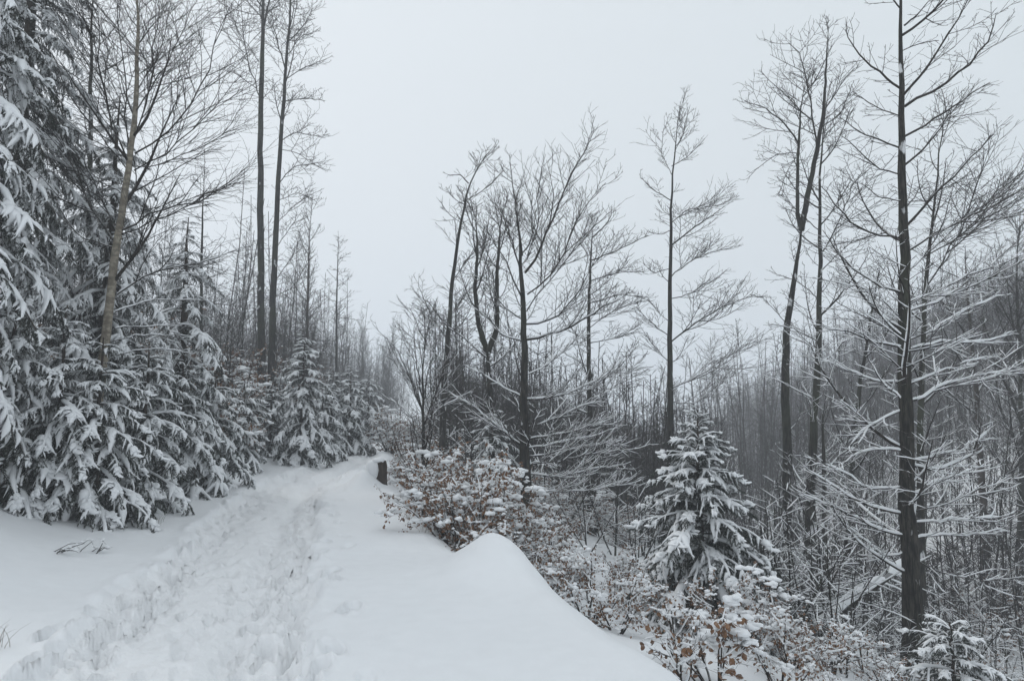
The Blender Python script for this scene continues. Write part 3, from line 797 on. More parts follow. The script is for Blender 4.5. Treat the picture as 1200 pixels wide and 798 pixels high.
def spruce(name, label, px, Y, height, rad, step=.34, nper=5, lib=BIG, low=.25, droop=(-.65, .35), r0=.14, power=.8, group=None, sc_v=.0, lean=(0, 0), loc=None, heavy_px=False, minlen=.25):
    b = base(px, Y) if loc is None else np.array(loc)
    th = thing(name, label, 'tree', b, group)
    th.rotation_euler = (lean[0], lean[1], 0)
    K = 12; zz = np.linspace(-.3, height, K)
    P = np.stack([0 * zz, 0 * zz, zz], -1); P[:, :2] += rng.normal(0, .01, (K, 2))
    R = r0 * (1 - zz.clip(0) / height) + .008
    v, f = tubes(P[None], R[None], 8); obj('trunk', mesh('spruce_trunk', [(v, f, M['brown'])]), th)
    z = low; az = rng.random() * 6
    while z < height - .05:
        f_ = z / height
        Lb = rad * (1 - f_) ** power * (1.0 if f_ > .06 else .85) + .12
        n = nper if f_ < .85 else max(3, nper - 1)
        for k in range(n):
            az += 6.283 / n + rng.normal(0, .25)
            ln = max(Lb * rng.uniform(.72, 1.15), .12)
            pit = droop[0] + (droop[1] - droop[0]) * f_ ** 1.3 + rng.normal(0, .1)
            l = lib[rng.integers(len(lib))]
            o = obj('bough', l[0], th, (0, 0, z + rng.uniform(-.12, .12) * min(1, step / .3)))
            o.rotation_euler = (rng.normal(0, .18), -pit, az)
            o.scale = (ln, ln * rng.uniform(.85, 1.15), ln)
            obj('snow', l[1], o)
        az += .4
        z += step * rng.uniform(.8, 1.2) * (1 - .45 * f_)
    # leader shoot
    return th
spruce('old_spruce', 'big dark spruce at the left edge, nearest one, boughs bent under thick rounded snow', -105, 8.0, 10.5, 2.1, .38, 6, BIG, 1.3, (-.75, .2), .16, .75)
spruce('spruce_tree', 'tall dark snow laden spruce filling the upper left corner behind the birch trunk', -5, 10.5, 11.5, 2.1, .44, 5, BIG + HEAVY, .3, (-.8, .2), .17, .72)
spruce('spruce_tree', 'snow laden spruce directly behind the birch with steeply drooping boughs', 112, 11.8, 7.0, 2.2, .40, 5, BIG, .3, (-.9, .15), .15, .8)
spruce('spruce_tree', 'wide spruce right of the birch whose snowy boughs slope down towards the path', 205, 13.5, 5.4, 2.3, .40, 5, BIG, .2, (-.85, .1), .14, .85)
spruce('young_spruce', 'low spruce before the left edge trees with hand shaped snow clumps near the ground', 62, 9.3, 2.8, 1.15, .26, 5, SMALL + HEAVY, .45, (-.6, .3), .05, .8)
spruce('young_spruce', 'bushy spruce hiding the foot of the pale birch, second row from the bank', 108, 9.5, 2.5, 1.15, .25, 5, SMALL, .2, (-.6, .3), .05, .7)
spruce('young_spruce', 'small bushy spruce with brownish base at the foot of the birch beside the bank', 165, 10.9, 2.6, 1.2, .25, 5, SMALL, .12, (-.5, .3), .05, .7)
spruce('young_spruce', 'low spruce beside the path with one round snow cushion, right of the big left spruces', 247, 14.5, 2.5, 1.2, .26, 5, SMALL, .12, (-.6, .3), .05, .7)
spruce('young_spruce', 'small snowy spruce tucked at the far left edge just above the bank', 2, 9.0, 2.9, 1.2, .27, 5, SMALL + HEAVY, .3, (-.6, .3), .05, .75)
spruce('young_spruce', 'small spruce between the bushy one and the cushion topped one along the path edge', 208, 12.9, 2.6, 1.2, .27, 5, SMALL, .12, (-.55, .3), .05, .7)
spruce('young_spruce', 'low snowy spruce right of the cushion topped one along the path edge', 283, 17.2, 2.3, 1.1, .26, 5, SMALL, .12, (-.6, .3), .05, .7)
spruce('young_spruce', 'small bushy spruce hugging the path edge left of the densely covered spruce', 316, 20.5, 2.2, 1.0, .26, 5, SMALL, .12, (-.6, .3), .05, .7)
spruce('snowy_spruce', 'densely snow covered spruce standing out among bare saplings left of the path', 352, 19.5, 3.7, 1.15, .27, 6, SMALL, .15, (-.75, .3), .07, .6)
spruce('young_spruce', 'small snowy spruce hugging the front left foot of the densely covered spruce', 334, 21.5, 2.0, 1.0, .26, 5, SMALL, .12, (-.6, .3), .05, .7)
spruce('snowy_spruce', 'low snowy spruce between the densely covered spruce and the short one at the bend', 376, 21.5, 2.3, 1.1, .27, 5, SMALL, .12, (-.6, .3), .06, .6)
spruce('snowy_spruce', 'farthest snowy spruce on the left of the path, nearly at its vanishing point', 431, 31, 2.9, 1.3, .30, 5, SMALL, .12, (-.6, .3), .06, .6)
spruce('snowy_spruce', 'short snow covered spruce where the path bends out of sight', 409, 24, 2.9, 1.2, .27, 5, SMALL, .12, (-.6, .3), .06, .6)
spruce('snowy_spruce', 'small spruce squeezed between shrubs just left of the path bend', 388, 24, 2.8, 1.1, .27, 5, SMALL, .12, (-.6, .3), .06, .6)
spruce('little_spruce', 'small perfect snow laden spruce alone on the right slope, seen whole from tip to skirt', 824, 9.6, 2.95, 1.36, .19, 7, SMALL, .20, (-.42, .62), .045, .85)
spruce('low_spruce', 'spruce half hidden behind the brown shrubs, left of the central beech trunk', 577, 15.5, 2.6, 1.1, .28, 5, SMALL, .1, (-.6, .3), .05, .8)
spruce('tiny_spruce', 'knee high snow covered spruce at the bottom right corner below the thick beech', 1120, 7.3, .95, .62, .15, 5, SMALL, .05, (-.15, .6), .02, .6)

# ------------------------------------------------------------------ leafy shrubs, brush, saplings
def shrub_proto(seed, h=1.3, spread=.6, nstem=9, leaves=420, snow=80, big=.075, lsz=.045, loc=(0, 0, 0), label='', group=None, name='beech_shrub', dense=1.0, ico=ICO1):
    global rng
    keep = rng; rng = np.random.default_rng(seed)
    th = thing(name, label, 'shrub', loc, group)
    a = rng.random(nstem) * 6.283; s = rng.uniform(.15, 1, nstem) * spread
    K = 6; P = np.zeros((nstem, K, 3)); t = np.linspace(0, 1, K)[None, :]
    ln = h * rng.uniform(.55, 1.05, nstem)[:, None]
    P[:, :, 0] = np.cos(a)[:, None] * (s[:, None] * t * h * 1.0 + .06); P[:, :, 1] = np.sin(a)[:, None] * (s[:, None] * t * h * 1.0 + .06)
    P[:, :, 2] = ln * (t - .35 * s[:, None] * t ** 2.5) - .05
    P[:, 1:] += rng.normal(0, .02 * h, (nstem, K - 1, 3))
    R = (.011 * (1 - t) + .003) * np.ones((nstem, 1))
    P2, R2, r2, _ = spawn(P, R, np.arange(nstem), 9 * dense / h, .2, 1, .9, lambda t, L: L * .38 * (1.2 - .7 * t), 5, .1, .2, .01, .0028, .8)
    P3, R3, r3, _ = spawn(P2, R2, r2, 9 * dense / h, .1, 1, .85, lambda t, L: L * .5 + .03 + 0 * t, 3, 0, .2, .01, .0022, .9)
    st = [(*tubes(P, R, 5), M['twig']), (*tubes(P2, R2, 4), M['twig']), (*tubes(P3, R3, 3), M['twig_snowy'])]
    obj('stems', mesh('shrub_stems', st), th)
    al = np.concatenate([P2.reshape(-1, 3), P3.reshape(-1, 3)])
    if leaves:
        c = al[rng.integers(len(al), size=leaves)] + rng.normal(0, .012, (leaves, 3))
        d = norm(rng.normal(0, 1, (leaves, 3)) * np.array([1, 1, .5]) + np.array([0, 0, -1.1]))
        sd_ = norm(np.cross(d, rng.normal(0, 1, (leaves, 3)))); nn = np.cross(d, sd_)
        L_ = lsz * rng.uniform(.6, 1.3, (leaves, 1)); W = L_ * .32
        q = np.stack([c, c + d * L_ * .35 + sd_ * W + nn * W * .5, c + d * L_ * .75 + sd_ * W * .8 + nn * W * .3, c + d * L_ + nn * W * .2, c + d * L_ * .75 - sd_ * W * .8 + nn * W * .3, c + d * L_ * .35 - sd_ * W + nn * W * .5], 1)
        fb = np.array([[0, 1, 2, 3], [0, 3, 4, 5]])
        f = (fb[None] + (np.arange(leaves) * 6)[:, None, None]).reshape(-1, 4)
        o = obj('leaves', mesh('shrub_leaves', [(q.reshape(-1, 3), f, M['leaf'])]), th); o['kind'] = 'stuff'
    hz = al[:, 2]; w_ = np.clip(hz / h, .05, 1) ** .7; w_ = w_ / w_.sum()
    ci = rng.choice(len(al), snow, p=w_)
    c = al[ci] + np.array([0, 0, .012])
    rb = big * (.22 + .7 * rng.random(snow) ** 2.2)
    cc = np.repeat(c, 6, axis=0); rbb = np.repeat(rb, 6)
    cc = cc + rng.normal(0, 1, cc.shape) * rbb[:, None] * np.array([.85, .85, .3])
    sn = [(*blobs(cc, rbb * rng.uniform(.3, .85, len(cc)), ico, .75, .13, 1.5), M['snow'])]
    c2 = al[rng.choice(len(al), snow * 2, p=w_)] + np.array([0, 0, .006])
    sn.append((*blobs(c2, big * .2 * rng.uniform(.4, 1.2, len(c2)), ICO1, .7, .15, 1.5), M['snow']))
    sn.append((*snow_on(P2, R2, .011, 5, .6, .92), M['snow']))
    o = obj('snow', mesh('shrub_snow', sn), th); o['kind'] = 'stuff'
    rng = keep
    return th
def place(proto, px, Y, sc, label, group=None, rz=None, tilt=(0, 0), first=[None]):
    b = base(px, Y)
    rz = rng.random() * 6.28 if rz is None else rz
    return copy_tree(proto, b, rz, sc, label, group, tilt)
def reuse_first(proto, px, Y, sc, label, group=None, rz=0):
    proto.location = base(px, Y); proto.rotation_euler = (0, 0, rz); proto.scale = (sc, sc, sc); proto['label'] = label
    if group: proto['group'] = group

PA = shrub_proto(1, 1.35, .65, 13, 2100, 120, .09, .042, dense=1.25)
PB = shrub_proto(2, 1.1, .8, 11, 1250, 95, .08, .04, dense=1.2)
PC = shrub_proto(3, 1.0, .6, 8, 900, 60, .075, .04)
PD = shrub_proto(4, .8, .9, 7, 520, 55, .065, .036, dense=1.3)
PE = shrub_proto(5, .85, .75, 7, 220, 24, .12, .075, ico=ICO2)
PF = shrub_proto(6, .7, .25, 3, 30, 14, .035, .05)
reuse_first(PA, 552, 9.7, 1.12, 'largest brown leaved beech shrub leaning over the shelf edge just behind the smooth mound')
place(PA, 530, 10.9, 1.12, 'brown leaved shrub with flat snow pads, next behind the largest one along the shelf edge')
place(PB, 508, 12.6, 1.2, 'snow clumped shrub around the foot of the many stemmed young tree')
place(PA, 486, 15.2, 1.0, 'brown leaved shrub beside the snow draped stump')
reuse_first(PB, 585, 10.6, 1.15, 'beech shrub with pointed snow wedge on top, left of the central trunk')
place(PB, 602, 12.5, 1.1, 'small leaved snowy shrub left of the base of the central beech')
place(PB, 560, 11.8, 1.3, 'taller brown shrub in the second row behind the largest one at the shelf edge')
place(PC, 535, 13.6, 1.5, 'thin topped snowy shrub rising behind the shelf edge shrubs, left of the central beech')
place(PC, 571, 8.9, .8, 'small brown leaved shrub squeezed between the smooth mound and the largest shrub')
reuse_first(PC, 645, 13.0, 1.2, 'low pale shrub right of the base of the central beech')
reuse_first(PE, 838, 5.9, .78, 'near shrub at the bottom with large brown leaves under two fat snow cushions')
reuse_first(PF, 803, 6.2, 1.0, 'thin single sprig standing in open snow left of the cushion topped shrub')
place(PF, 797, 5.4, .9, 'lone upright twig with one brown leaf at the bottom edge beside the shelf')
place(PB, 862, 7.6, .75, 'leafy shrub in front of the little spruce skirt with a snow crest')
reuse_first(PD, 722, 7.6, .8, 'low snow clumped shrub at the shelf edge below the smooth drift')
g1 = 'low snow clumped shrubs on the slope below the path'
lab1 = 'low snow clumped shrub with scattered brown leaves on the slope between shelf edge and little spruce'
for px, Y, pr, sc in [(655, 8.6, PC, .8), (690, 7.9, PD, .9), (640, 10.0, PC, .95), 
                      (725, 11.5, PC, .8), (620, 11.3, PB, .8), (778, 9.6, PB, .75), (640, 8.9, PD, .8)]:
    place(pr, px, Y, sc * rng.uniform(.9, 1.1), lab1, g1)
g2 = 'snowy shrubs at the bottom right'
lab2 = 'low snowy shrub with small brown leaves on the slope right of the cushion topped shrub'
for px, Y, pr, sc in [(915, 6.4, PD, .85), (930, 7.3, PB, .7), (965, 7.8, PD, .8), (1035, 7.2, PD, .5),
                      (1085, 8.6, PD, .7), (1150, 8.2, PC, .6), (1180, 9.5, PD, .8), (1130, 10.5, PC, .7), (1190, 7.3, PD, .6), (1165, 11.5, PC, .8), (1140, 13.5, PD, 1.0), (1195, 13, PD, 1.0), (1175, 16, PC, 1.1), (1120, 15, PD, 1.0), (1200, 16.5, PC, 1.1), (1105, 9.3, PD, .6), (1155, 9.2, PD, .7), (1130, 18, PC, 1.2), (1185, 19, PD, 1.3), (990, 6.2, PD, .45)]:
    place(pr, px, Y, sc * rng.uniform(.9, 1.1), lab2, g2)
g3 = 'leafy undergrowth along the left of the path'
lab3 = 'snowy brown leaved shrub in the undergrowth between spruces and pole trees left of the path'
for k in range(130):
    Y = rng.uniform(15.5, 38); v = rng.uniform(2.5, 6.0)
    X = float(pc(Y)) - v
    copy_tree([PA, PB, PC][k % 3], (X, Y, float(H(X, Y))), rng.random() * 6.28, rng.uniform(.9, 1.3) * (1 + .28 * (v - 2.5)), lab3, g3)
g4 = 'shrubs beyond the central beech'
lab4 = 'snowy shrub on the slope behind the central beech and the brown shrubs'
for k in range(30):
    px = rng.uniform(470, 760); Y = rng.uniform(14.5, 24)
    place([PB, PC, PD][k % 3], px, Y, rng.uniform(.8, 1.3), lab4, g4)

# snow lined brush: young beech thickets with long arching branches
def brush_proto(seed, h, nst, lat, label='', snow=.008, tw=.004, steep=.85, lean=0.0, name='bare_sapling', den=4.5, r=.02, up=.15, ang=1.0, Lf=.5, l3d=6, k2=5):
    global rng
    keep = rng; rng = np.random.default_rng(seed)
    th = thing(name, label, 'tree', (0, 0, -50))
    K = 10; t = np.linspace(0, 1, K)[None, :]
    a = rng.random(nst) * 6.283; s = rng.uniform(.05, lat, nst)
    hh = h * rng.uniform(.6, 1.0, nst)[:, None]; hh[0] = h; s[0] *= .3
    P = np.zeros((nst, K, 3))
    P[:, :, 0] = np.cos(a)[:, None] * (s[:, None] * t ** .9 * h + .05) + lean * t ** 1.6 * h; P[:, :, 1] = np.sin(a)[:, None] * (s[:, None] * t ** .9 * h + .05)
    P[:, :, 2] = hh * t - .3 * lean * h * t ** 2 - .1
    P[:, 1:] += np.cumsum(rng.normal(0, .008 * h, (nst, K - 1, 3)), axis=1) * .6
    R = (r * (1 - t) + .006) * np.ones((nst, 1))
    P2, R2, r2, _ = spawn(P, R, np.arange(nst), den, .12, .98, ang, lambda t, L: np.minimum(L * Lf, h * Lf * .55) * (1.15 - .8 * t), 7, up, .15, .01, tw, None)
    P3, R3, r3, _ = spawn(P2, R2, r2, l3d, .1, 1, .85, lambda t, L: np.clip(L * .38, .12, .6) * (1.2 - .6 * t), k2, up, .16, .01, tw * .85, .5)
    P4, R4, r4, _ = spawn(P3, R3, r3, l3d, .1, 1, .8, lambda t, L: np.clip(L * .4, .08, .25) + 0 * t, 3, up * .5, .14, .01, tw * .75, .5)
    obj('trunk', mesh('sapling_trunk', [(*tubes(P, R, 6), M['beech'])]), th)
    obj('crown', mesh('sapling_crown', [(*tubes(P2, R2, 4), M['twig']), (*tubes(P3, R3, 3), M['twig_snowy' if snow else 'twig']), (*tubes(P4, R4, 3), M['twig_snowy' if snow > .009 else 'twig'])]), th)
    if snow:
        o = obj('snow', mesh('sapling_snow', [(*snow_on(P2, R2, snow, 4, .9, steep), M['snow']), (*snow_on(P3, R3, snow * .45, 3, .6, steep), M['snow'])]), th)
        o['kind'] = 'stuff'
    rng = keep
    return th
def drop(proto):
    for ch in list(proto.children):
        bpy.data.objects.remove(ch)
    bpy.data.objects.remove(proto)
# low arching brush on the right slope
BR = [brush_proto(20 + i, 2.4, 4, .55, snow=.008, tw=.0035, up=-.02, ang=1.15, Lf=.75, den=4, l3d=5.5, r=.014, name='snowy_brush') for i in range(3)]
g5 = 'snow lined brush under the right-hand trees'
lab5 = 'low tangle of arching snow lined branches on the slope between little spruce and thick beech'
for k in range(18):
    Y = rng.uniform(21, 46); X = float(pe(Y)) + rng.uniform(.1, 2.2)
    copy_tree([PB, PC][k % 2], (X, Y, float(H(X, Y))), rng.random() * 6.28, rng.uniform(1.0, 1.6), 'snowy shrub at the far end of the shelf where the path goes out of sight', 'shrubs at the path bend')
for px, Y, sc in [(905, 9.6, .8), (925, 11, .95), (950, 9.8, .8), (970, 11.5, 1.0), (990, 9.2, .75), (940, 13, 1.1), (1010, 11.8, .9), (905, 13.2, 1.0), (1035, 12.8, .9), (975, 8.6, .6), (890, 11.6, .9), (1015, 9.6, .6), (925, 15, 1.1), (985, 14.2, 1.1)]:
    place(BR[int(rng.integers(3))], px, Y, sc, lab5, g5)
g6 = 'snow lined brush on the bank at far right'
lab6 = 'low snow lined brush on the rising bank right of the thick beech'
for px, Y, sc in [(1110, 11, .7), (1145, 12.5, .75), (1180, 11.2, .7), (1205, 14, .8), (1100, 14, .9), (1140, 16, .9), (1185, 17, .9), (1165, 9.6, .45), (1215, 10.2, .5), (1120, 19, 1.0), (1075, 16, .9), (1205, 20, 1.0), (1125, 9.4, .5), (1090, 12.2, .7), (1160, 14, .8), (1200, 12.4, .6), (1150, 19, 1.1), (1180, 22, 1.2)]:
    place(BR[int(rng.integers(3))], px, Y, sc, lab6, g6)
g7 = 'snow lined brush behind the central beech'
lab7 = 'snow lined arching brush right of the central beech trunk, before the dark thicket'
for px, Y, sc in [(655, 16.5, .9), (690, 15, .8), (720, 16, .9), (745, 14.5, .8), (640, 19, 1.1), (590, 18, 1.1), (545, 17, 1.0), (560, 20, 1.2), (705, 18.5, 1.0), (755, 17.5, 1.0), (625, 16.5, .8), (520, 20, 1.1)]:
    place(BR[int(rng.integers(3))], px, Y, sc, lab7, g7)
ORD = 'first second third fourth fifth sixth seventh eighth ninth tenth eleventh twelfth thirteenth fourteenth fifteenth sixteenth seventeenth eighteenth nineteenth twentieth twenty-first twenty-second twenty-third twenty-fourth twenty-fifth twenty-sixth twenty-seventh twenty-eighth twenty-ninth thirtieth'.split()
def ordinal(group, text):
    m = [o for o in COL.objects if o.parent is None and o.get('group') == group]
    m.sort(key=lambda o: o.location.x / (o.location.y * CP + (o.location.z - EYE) * SP))
    for o, w_ in zip(m, ORD): o['label'] = text + ', ' + w_ + ' from the left'
ordinal(g1, 'low snow clumped shrub between mound and little spruce')
ordinal(g2, 'low snowy shrub right of the cushion topped shrub')
ordinal(g5, 'arching snow lined brush between little spruce and thick beech')
ordinal(g6, 'snow lined brush on the bank right of the thick beech')
ordinal(g7, 'arching snow lined brush behind the central beech')
for b_ in BR: drop(b_)

# saplings and thin trees: each its own object
SA = [brush_proto(40 + i, 5.0, 1 + i % 2, .12, snow=.006 if i < 2 else 0, tw=.0055, den=7, up=.3, ang=.8, Lf=.34, r=.02, l3d=6, k2=4) for i in range(6)]
TA = [brush_proto(60 + i, 10.0, 1, .05, snow=0, tw=.0075, den=5.5, up=.35, ang=.85, Lf=.26, r=.03, l3d=5.5, k2=4, name='thin_bare_tree') for i in range(5)]
def scatter(n, protos, pxr, Yr, scr, label, group, cond=None):
    k = 0; tries = 0
    while k < n and tries < n * 20:
        tries += 1
        px = rng.uniform(*pxr); Y = Yr[0] + (Yr[1] - Yr[0]) * rng.random() ** .8
        b = base(px, Y)
        if cond and not cond(b[0], b[1]): continue
        sc = rng.uniform(*scr)
        copy_tree(protos[int(rng.integers(len(protos)))], b, rng.random() * 6.28, (sc * rng.uniform(.8, 1.1),) * 2 + (sc,), label, group, (rng.normal(0, .08), rng.normal(0, .08)))
        k += 1
offpath = lambda X, Y: (pc(Y) - X > 2.6) or (X - pe(Y) > .6)
left = lambda X, Y: pc(Y) - X > 3.2
right = lambda X, Y: X - pe(Y) > .8
scatter(62, SA, (235, 445), (17, 34), (.5, 1.1), 'thin bare sapling in the thicket left of the path', 'bare saplings left of the path', left)
scatter(34, TA, (425, 490), (36, 80), (.6, 1.0), 'thin bare tree in the misty gap where the path disappears', 'thin bare trees at the path end', offpath)
scatter(20, SA, (420, 475), (30, 50), (.6, 1.0), 'thin bare sapling crowding the end of the path', 'bare saplings at the path end', offpath)
scatter(74, TA, (296, 462), (26, 78), (.55, 1.05), 'thin bare tree in the wood behind the bend of the path', 'thin bare trees left of the path bend', left)
scatter(24, TA, (60, 300), (20, 40), (.6, .9), 'thin bare tree seen through the birch twigs behind the left spruces', 'thin bare trees behind the left spruces', left)
scatter(34, SA[2:], (455, 620), (19, 44), (.8, 1.3), 'thin bare sapling in the dark thicket behind the leaning tree', 'bare saplings behind the middle trees', right)
scatter(12, TA, (440, 600), (35, 70), (.5, .8), 'thin bare tree in the misty wood just right of the path bend', 'thin bare trees right of the path bend', right)
scatter(54, SA[2:], (620, 780), (18, 42), (.75, 1.1), 'thin bare sapling in the dark brown thicket right of the central beech', 'bare saplings of the dark thicket', right)
scatter(30, SA, (770, 960), (18, 50), (.8, 1.3), 'thin bare sapling standing in the hollow behind the little spruce', 'bare saplings in the hollow', right)
scatter(40, TA, (860, 1240), (22, 60), (.55, .95), 'thin bare tree on the misty hillside behind the thick right-hand beech', 'thin bare trees on the right hillside', right)
scatter(34, SA, (960, 1240), (15, 40), (.7, 1.3), 'thin bare sapling on the slope behind the thick right-hand beech', 'bare saplings on the right slope', right)
scatter(36, SA, (1040, 1260), (20, 48), (.45, .9), 'low dark bush-like sapling covering the bank at far right', 'low dark saplings on the right bank', right)
scatter(26, SA, (860, 1060), (22, 50), (.5, 1.0), 'low dark sapling on the far side of the hollow', 'low dark saplings across the hollow', right)
for b_ in SA + TA: drop(b_)

# far forest: thousands of misty stems, nobody could count it
def forest(name, n, region, hr, seed, label, nb=36):
    r = np.random.default_rng(seed)
    X, Y = region(r, int(n * 1.5))
    kp = fbm(X, Y, 7.0, 2, seed + 50) + r.normal(0, .25, len(X)) > -.22; X, Y = X[kp][:n], Y[kp][:n]
    Zg = H(X, Y); n = len(X)
    h = np.where(r.random(n) < .45, r.uniform(*hr, n) * .55, r.uniform(*hr, n) * r.uniform(.8, 1.1, n)); D = np.hypot(X, Y)
    bs = np.stack([X, Y, Zg], -1)
    K = 4; t = np.linspace(0, 1, K)
    P = bs[:, None, :] + t[None, :, None] * (np.array([0, 0, 1.0]) * h[:, None, None] + (r.normal(0, .08, (n, 1, 3)) + r.normal(0, .014, (n, K, 3))) * h[:, None, None] * np.array([1, 1, 0]))
    rr = .0024 * h[:, None] * (1.1 - t)[None] + .012 + D[:, None] * .00008
    parts = [(*tubes(P, rr, 3), M['far'])]
    i = np.repeat(np.arange(n), nb); tt = r.uniform(.12, 1, len(i))
    x_ = tt * (K - 1); k_ = np.minimum(x_.astype(int), K - 2); fx = (x_ - k_)[:, None]
    p = P[i, k_] * (1 - fx) + P[i, k_ + 1] * fx
    a = r.random(len(i)) * 6.283; ln = (h[i] * .20 * (1.15 - tt) * r.uniform(.3, 1.5, len(i)) + .25)[:, None]
    d = norm(np.stack([np.cos(a), np.sin(a), r.uniform(.1, 1.3, len(i))], -1))
    def slivers(p, d, ln, w_):
        s_ = norm(np.cross(d, r.normal(0, 1, (len(p), 3)))) * w_[:, None]
        parts.append((np.stack([p - s_, p + s_, p + d * ln], 1).reshape(-1, 3), np.arange(len(p) * 3).reshape(-1, 3), M['far']))
    slivers(p, d, ln, .011 + D[i] * .00009)
    j = np.repeat(np.arange(len(i)), 3); f = r.uniform(.2, .85, len(j))[:, None]
    slivers(p[j] + d[j] * ln[j] * f, norm(d[j] + r.normal(0, .55, (len(j), 3))), ln[j] * .55, .008 + D[i][j] * .00007)
    o = obj(name, mesh(name, parts)); o['kind'] = 'stuff'; o['label'] = label
def reg_right(r, n):
    Y = 45 + 190 * r.random(n * 3) ** 1.2; tn = r.uniform(.16, .95, n * 3); X = Y * tn
    ok = (X > 9.5 + .2 * (Y - 8) - 8) & (X < 170) & (tn > .14 + .18 * np.clip((Y - 60) / 50, 0, 1)); return X[ok][:n], Y[ok][:n]
def reg_mid(r, n):
    Y = 24 + 90 * r.random(n * 3) ** 1.2; X = Y * r.uniform(-.20, .30, n * 3)
    ok = (X - pe(Y) > 2); return X[ok][:n], Y[ok][:n]
def reg_left(r, n):
    Y = 30 + 90 * r.random(n * 3); X = Y * r.uniform(-.75, -.16, n * 3)
    ok = (pc(Y) - X > 4); return X[ok][:n], Y[ok][:n]
def reg_brush(r, n):
    Y = 16 + 60 * r.random(n * 4) ** 1.3; X = Y * r.uniform(.18, 1.0, n * 4)
    ok = (X - pe(Y) > 9) & (np.hypot(X, Y) > 19); return X[ok][:n], Y[ok][:n]
forest('dark_undergrowth', 1350, reg_brush, (1.2, 3.0), 8, 'dark leafless undergrowth over the snowy slopes at right', 26)
forest('distant_forest', 2400, reg_right, (7, 13), 5, 'misty bare forest covering the far hillside')
forest('distant_forest', 1500, reg_mid, (3.5, 7), 6, 'dark bare thicket down in the valley')
forest('distant_forest', 420, reg_left, (7, 11), 7, 'bare wood on the slope left of the path')

# ------------------------------------------------------------------ stump, log, twigs, grass
def stump():
    b = base(441, 17.0)
    b = np.array([*on_plane(445, 574), 0]); b[2] = float(H(b[0], b[1]))
    th = thing('tree_stump', 'dark old stump draped with a thick hood of snow at the path edge', 'stump', b)
    th.scale = (.75, .75, .68)
    K = 7; z = np.linspace(-.2, .62, K); P = np.stack([.04 * np.sin(z * 4), 0 * z, z], -1)
    R = np.array([.24, .20, .17, .15, .14, .14, .12])
    v, f = tubes(P[None], R[None], 14)
    v[:, :2] *= (1 + .12 * np.sin(np.arctan2(v[:, 1], v[:, 0]) * 5 + v[:, 2] * 3))[:, None]
    obj('trunk', mesh('stump_wood', [(v, f, M['brown'])]), th)
    V0, F0 = ICO2
    nz = 1 + .10 * np.sin(V0[:, 0:1] * 5 + V0[:, 1:2] * 4)
    V = V0 * nz * np.array([.19, .18, .11]); V[:, 2] = np.where(V[:, 2] < 0, V[:, 2] * .6, V[:, 2]); V = V + np.array([-.05, 0, .62])
    V1 = V0 * nz * np.array([.20, .22, .34]) + np.array([-.20, -.05, .34])
    obj('snow', mesh('stump_snow', [(V, F0, M['snow']), (V1, F0, M['snow'])]), th)
stump()
def log():
    Y = 10.6
    a = at(955, 742, Y); c = at(1068, 655, Y + 1.2)
    th = thing('fallen_log', 'fallen leaning log with a thick snow ridge resting against the thick beech', 'log', a)
    P = resample([a, a * .65 + c * .35 + np.array([0, 0, .06]), a * .3 + c * .7, c], 12, 1, .02) - a
    R = np.linspace(.09, .035, 12) * rng.uniform(.9, 1.1, 12)
    obj('trunk', mesh('log_wood', [(*tubes(P[None], R[None], 10), M['beech'])]), th)
    obj('snow', mesh('log_snow', [(*snow_on(P[None], R[None], .045, 9, 1.1, .98, .8), M['snow'])]), th)
    P1, R1, r1, _ = spawn(P[None], R[None], np.array([0]), 0, .2, .95, .8, lambda t, L: .9 + 0 * t, 7, .1, .15, .012, .006, None, cnt=8)
    for i in range(len(P1)):
        o = obj('branch', mesh('log_branch', [(*tubes(P1[i:i + 1], R1[i:i + 1], 5), M['twig'])]), th)
        obj('snow', mesh('log_branch_snow', [(*snow_on(P1[i:i + 1], R1[i:i + 1], .016, 5, 1.1, .9), M['snow'])]), o)
log()
def twig(px, py_y, n, label, ln=.3):
    b = base(px, py_y)
    th = thing('snowy_twig', label, 'twig', b)
    P = np.zeros((n, 5, 3)); a = rng.uniform(-.6, .9, n); t = np.linspace(0, 1, 5)[None]
    P[:, :, 0] = rng.normal(0, .08, (n, 1)) + np.cos(a)[:, None] * t * ln; P[:, :, 1] = rng.normal(0, .08, (n, 1)) + np.sin(a)[:, None] * t * ln * .5
    P[:, :, 2] = .10 * np.sin(t * rng.uniform(1.2, 2.8, (n, 1))) * rng.uniform(.1, 1.3, (n, 1)) - .01
    P[:, 1:] += rng.normal(0, .016, (n, 4, 3))
    P[:, :, :2] *= rng.uniform(.3, 1.2, (n, 1, 1)); R = .006 * (1.1 - t) * np.ones((n, 1))
    obj('stem', mesh('twig_stem', [(*tubes(P, R, 5), M['twig'])]), th)
    c = P[:, 2:4].reshape(-1, 3)
    obj('snow', mesh('twig_snow', [(*blobs(c + np.array([0, 0, .015]), np.full(len(c), .02), ICO1, .5, .1, 1.6), M['snow'])]), th)
twig(62, 7.6, 5, 'dark twig poking from the left bank below the nearest spruce')
twig(108, 7.9, 5, 'short dark twig lying on the snow right of the other bank twig', .22)
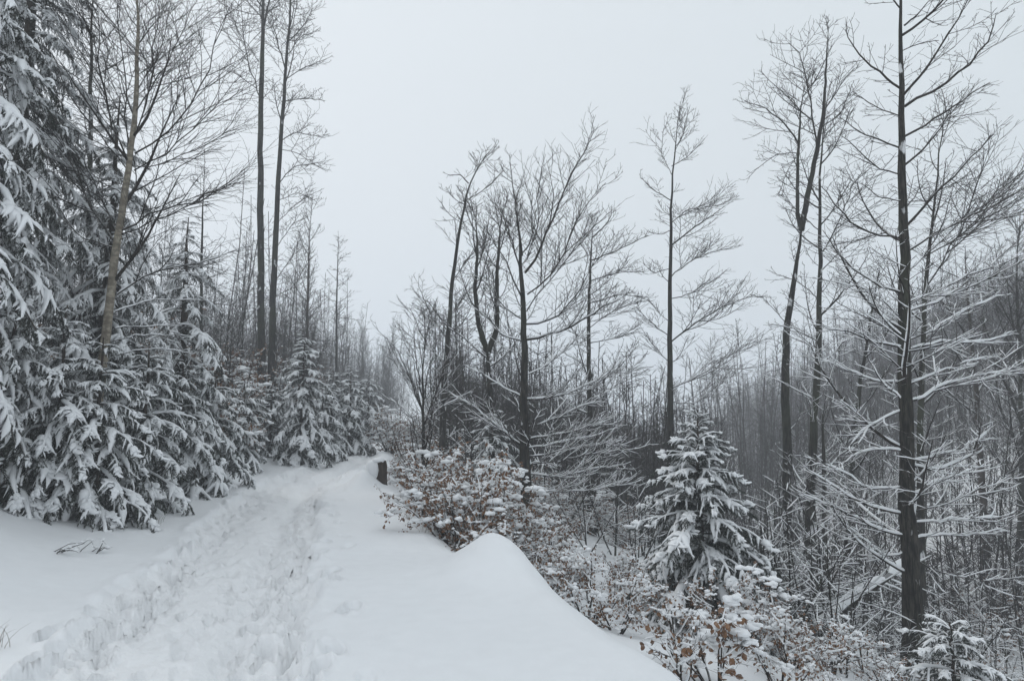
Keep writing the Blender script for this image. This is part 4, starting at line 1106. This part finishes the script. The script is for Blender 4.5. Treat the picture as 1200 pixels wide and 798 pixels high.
def grass(px, Y, n, h, label):
    b = base(px, Y); th = thing('grass_tuft', label, 'grass', b)
    P = np.zeros((n, 5, 3)); a = rng.random(n) * 6.283; t = np.linspace(0, 1, 5)[None]; r = rng.uniform(.2, .7, (n, 1)) * h
    P[:, :, 0] = rng.normal(0, .04, (n, 1)) + np.cos(a)[:, None] * t ** 2 * r; P[:, :, 1] = rng.normal(0, .04, (n, 1)) + np.sin(a)[:, None] * t ** 2 * r
    P[:, :, 2] = h * rng.uniform(.6, 1, (n, 1)) * (t - .25 * t ** 3) - .03
    o = obj('blades', mesh('grass_blades', [(*tubes(P, .002 * (1.2 - t) * np.ones((n, 1)), 3), M['grass'])]), th)
    o['kind'] = 'stuff'
grass(-2, 4.9, 14, .3, 'tuft of thin dead grass at the left edge of the snow bank')
grass(478, 10.6, 12, .28, 'thin dead grass blades poking out on the shelf before the brown shrubs')
grass(495, 9.6, 8, .22, 'sparse dead grass bent over the shelf lip beside the largest shrub')
grass(183, 10.2, 9, .22, 'small dry grass tuft in snow under the bushy spruce beside the path')
grass(1010, 5.6, 10, .3, 'dry grass stalks sticking out at the bottom right')

# ------------------------------------------------------------------ haze
def haze():
    x0, x1, y0, y1, z0, z1 = -760, 760, -760, 760, -34, 54
    v = np.array([[x, y, z] for x in (x0, x1) for y in (y0, y1) for z in (z0, z1)], float)
    f = np.array([[0, 1, 3, 2], [4, 6, 7, 5], [0, 4, 5, 1], [2, 3, 7, 6], [0, 2, 6, 4], [1, 5, 7, 3]])
    m = bpy.data.materials.new('haze'); m.use_nodes = True
    t = m.node_tree; t.nodes.clear()
    o_ = t.nodes.new('ShaderNodeOutputMaterial'); p = t.nodes.new('ShaderNodeVolumePrincipled')
    p.inputs['Color'].default_value = (.93, .96, 1.0, 1)
    p.inputs['Density'].default_value = HAZE
    t.links.new(p.outputs[0], o_.inputs['Volume'])
    me = mesh('haze', [(v, f, m)])
    me.polygons.foreach_set('use_smooth', np.zeros(6, bool))
    o = obj('haze', me); o['kind'] = 'stuff'
haze()
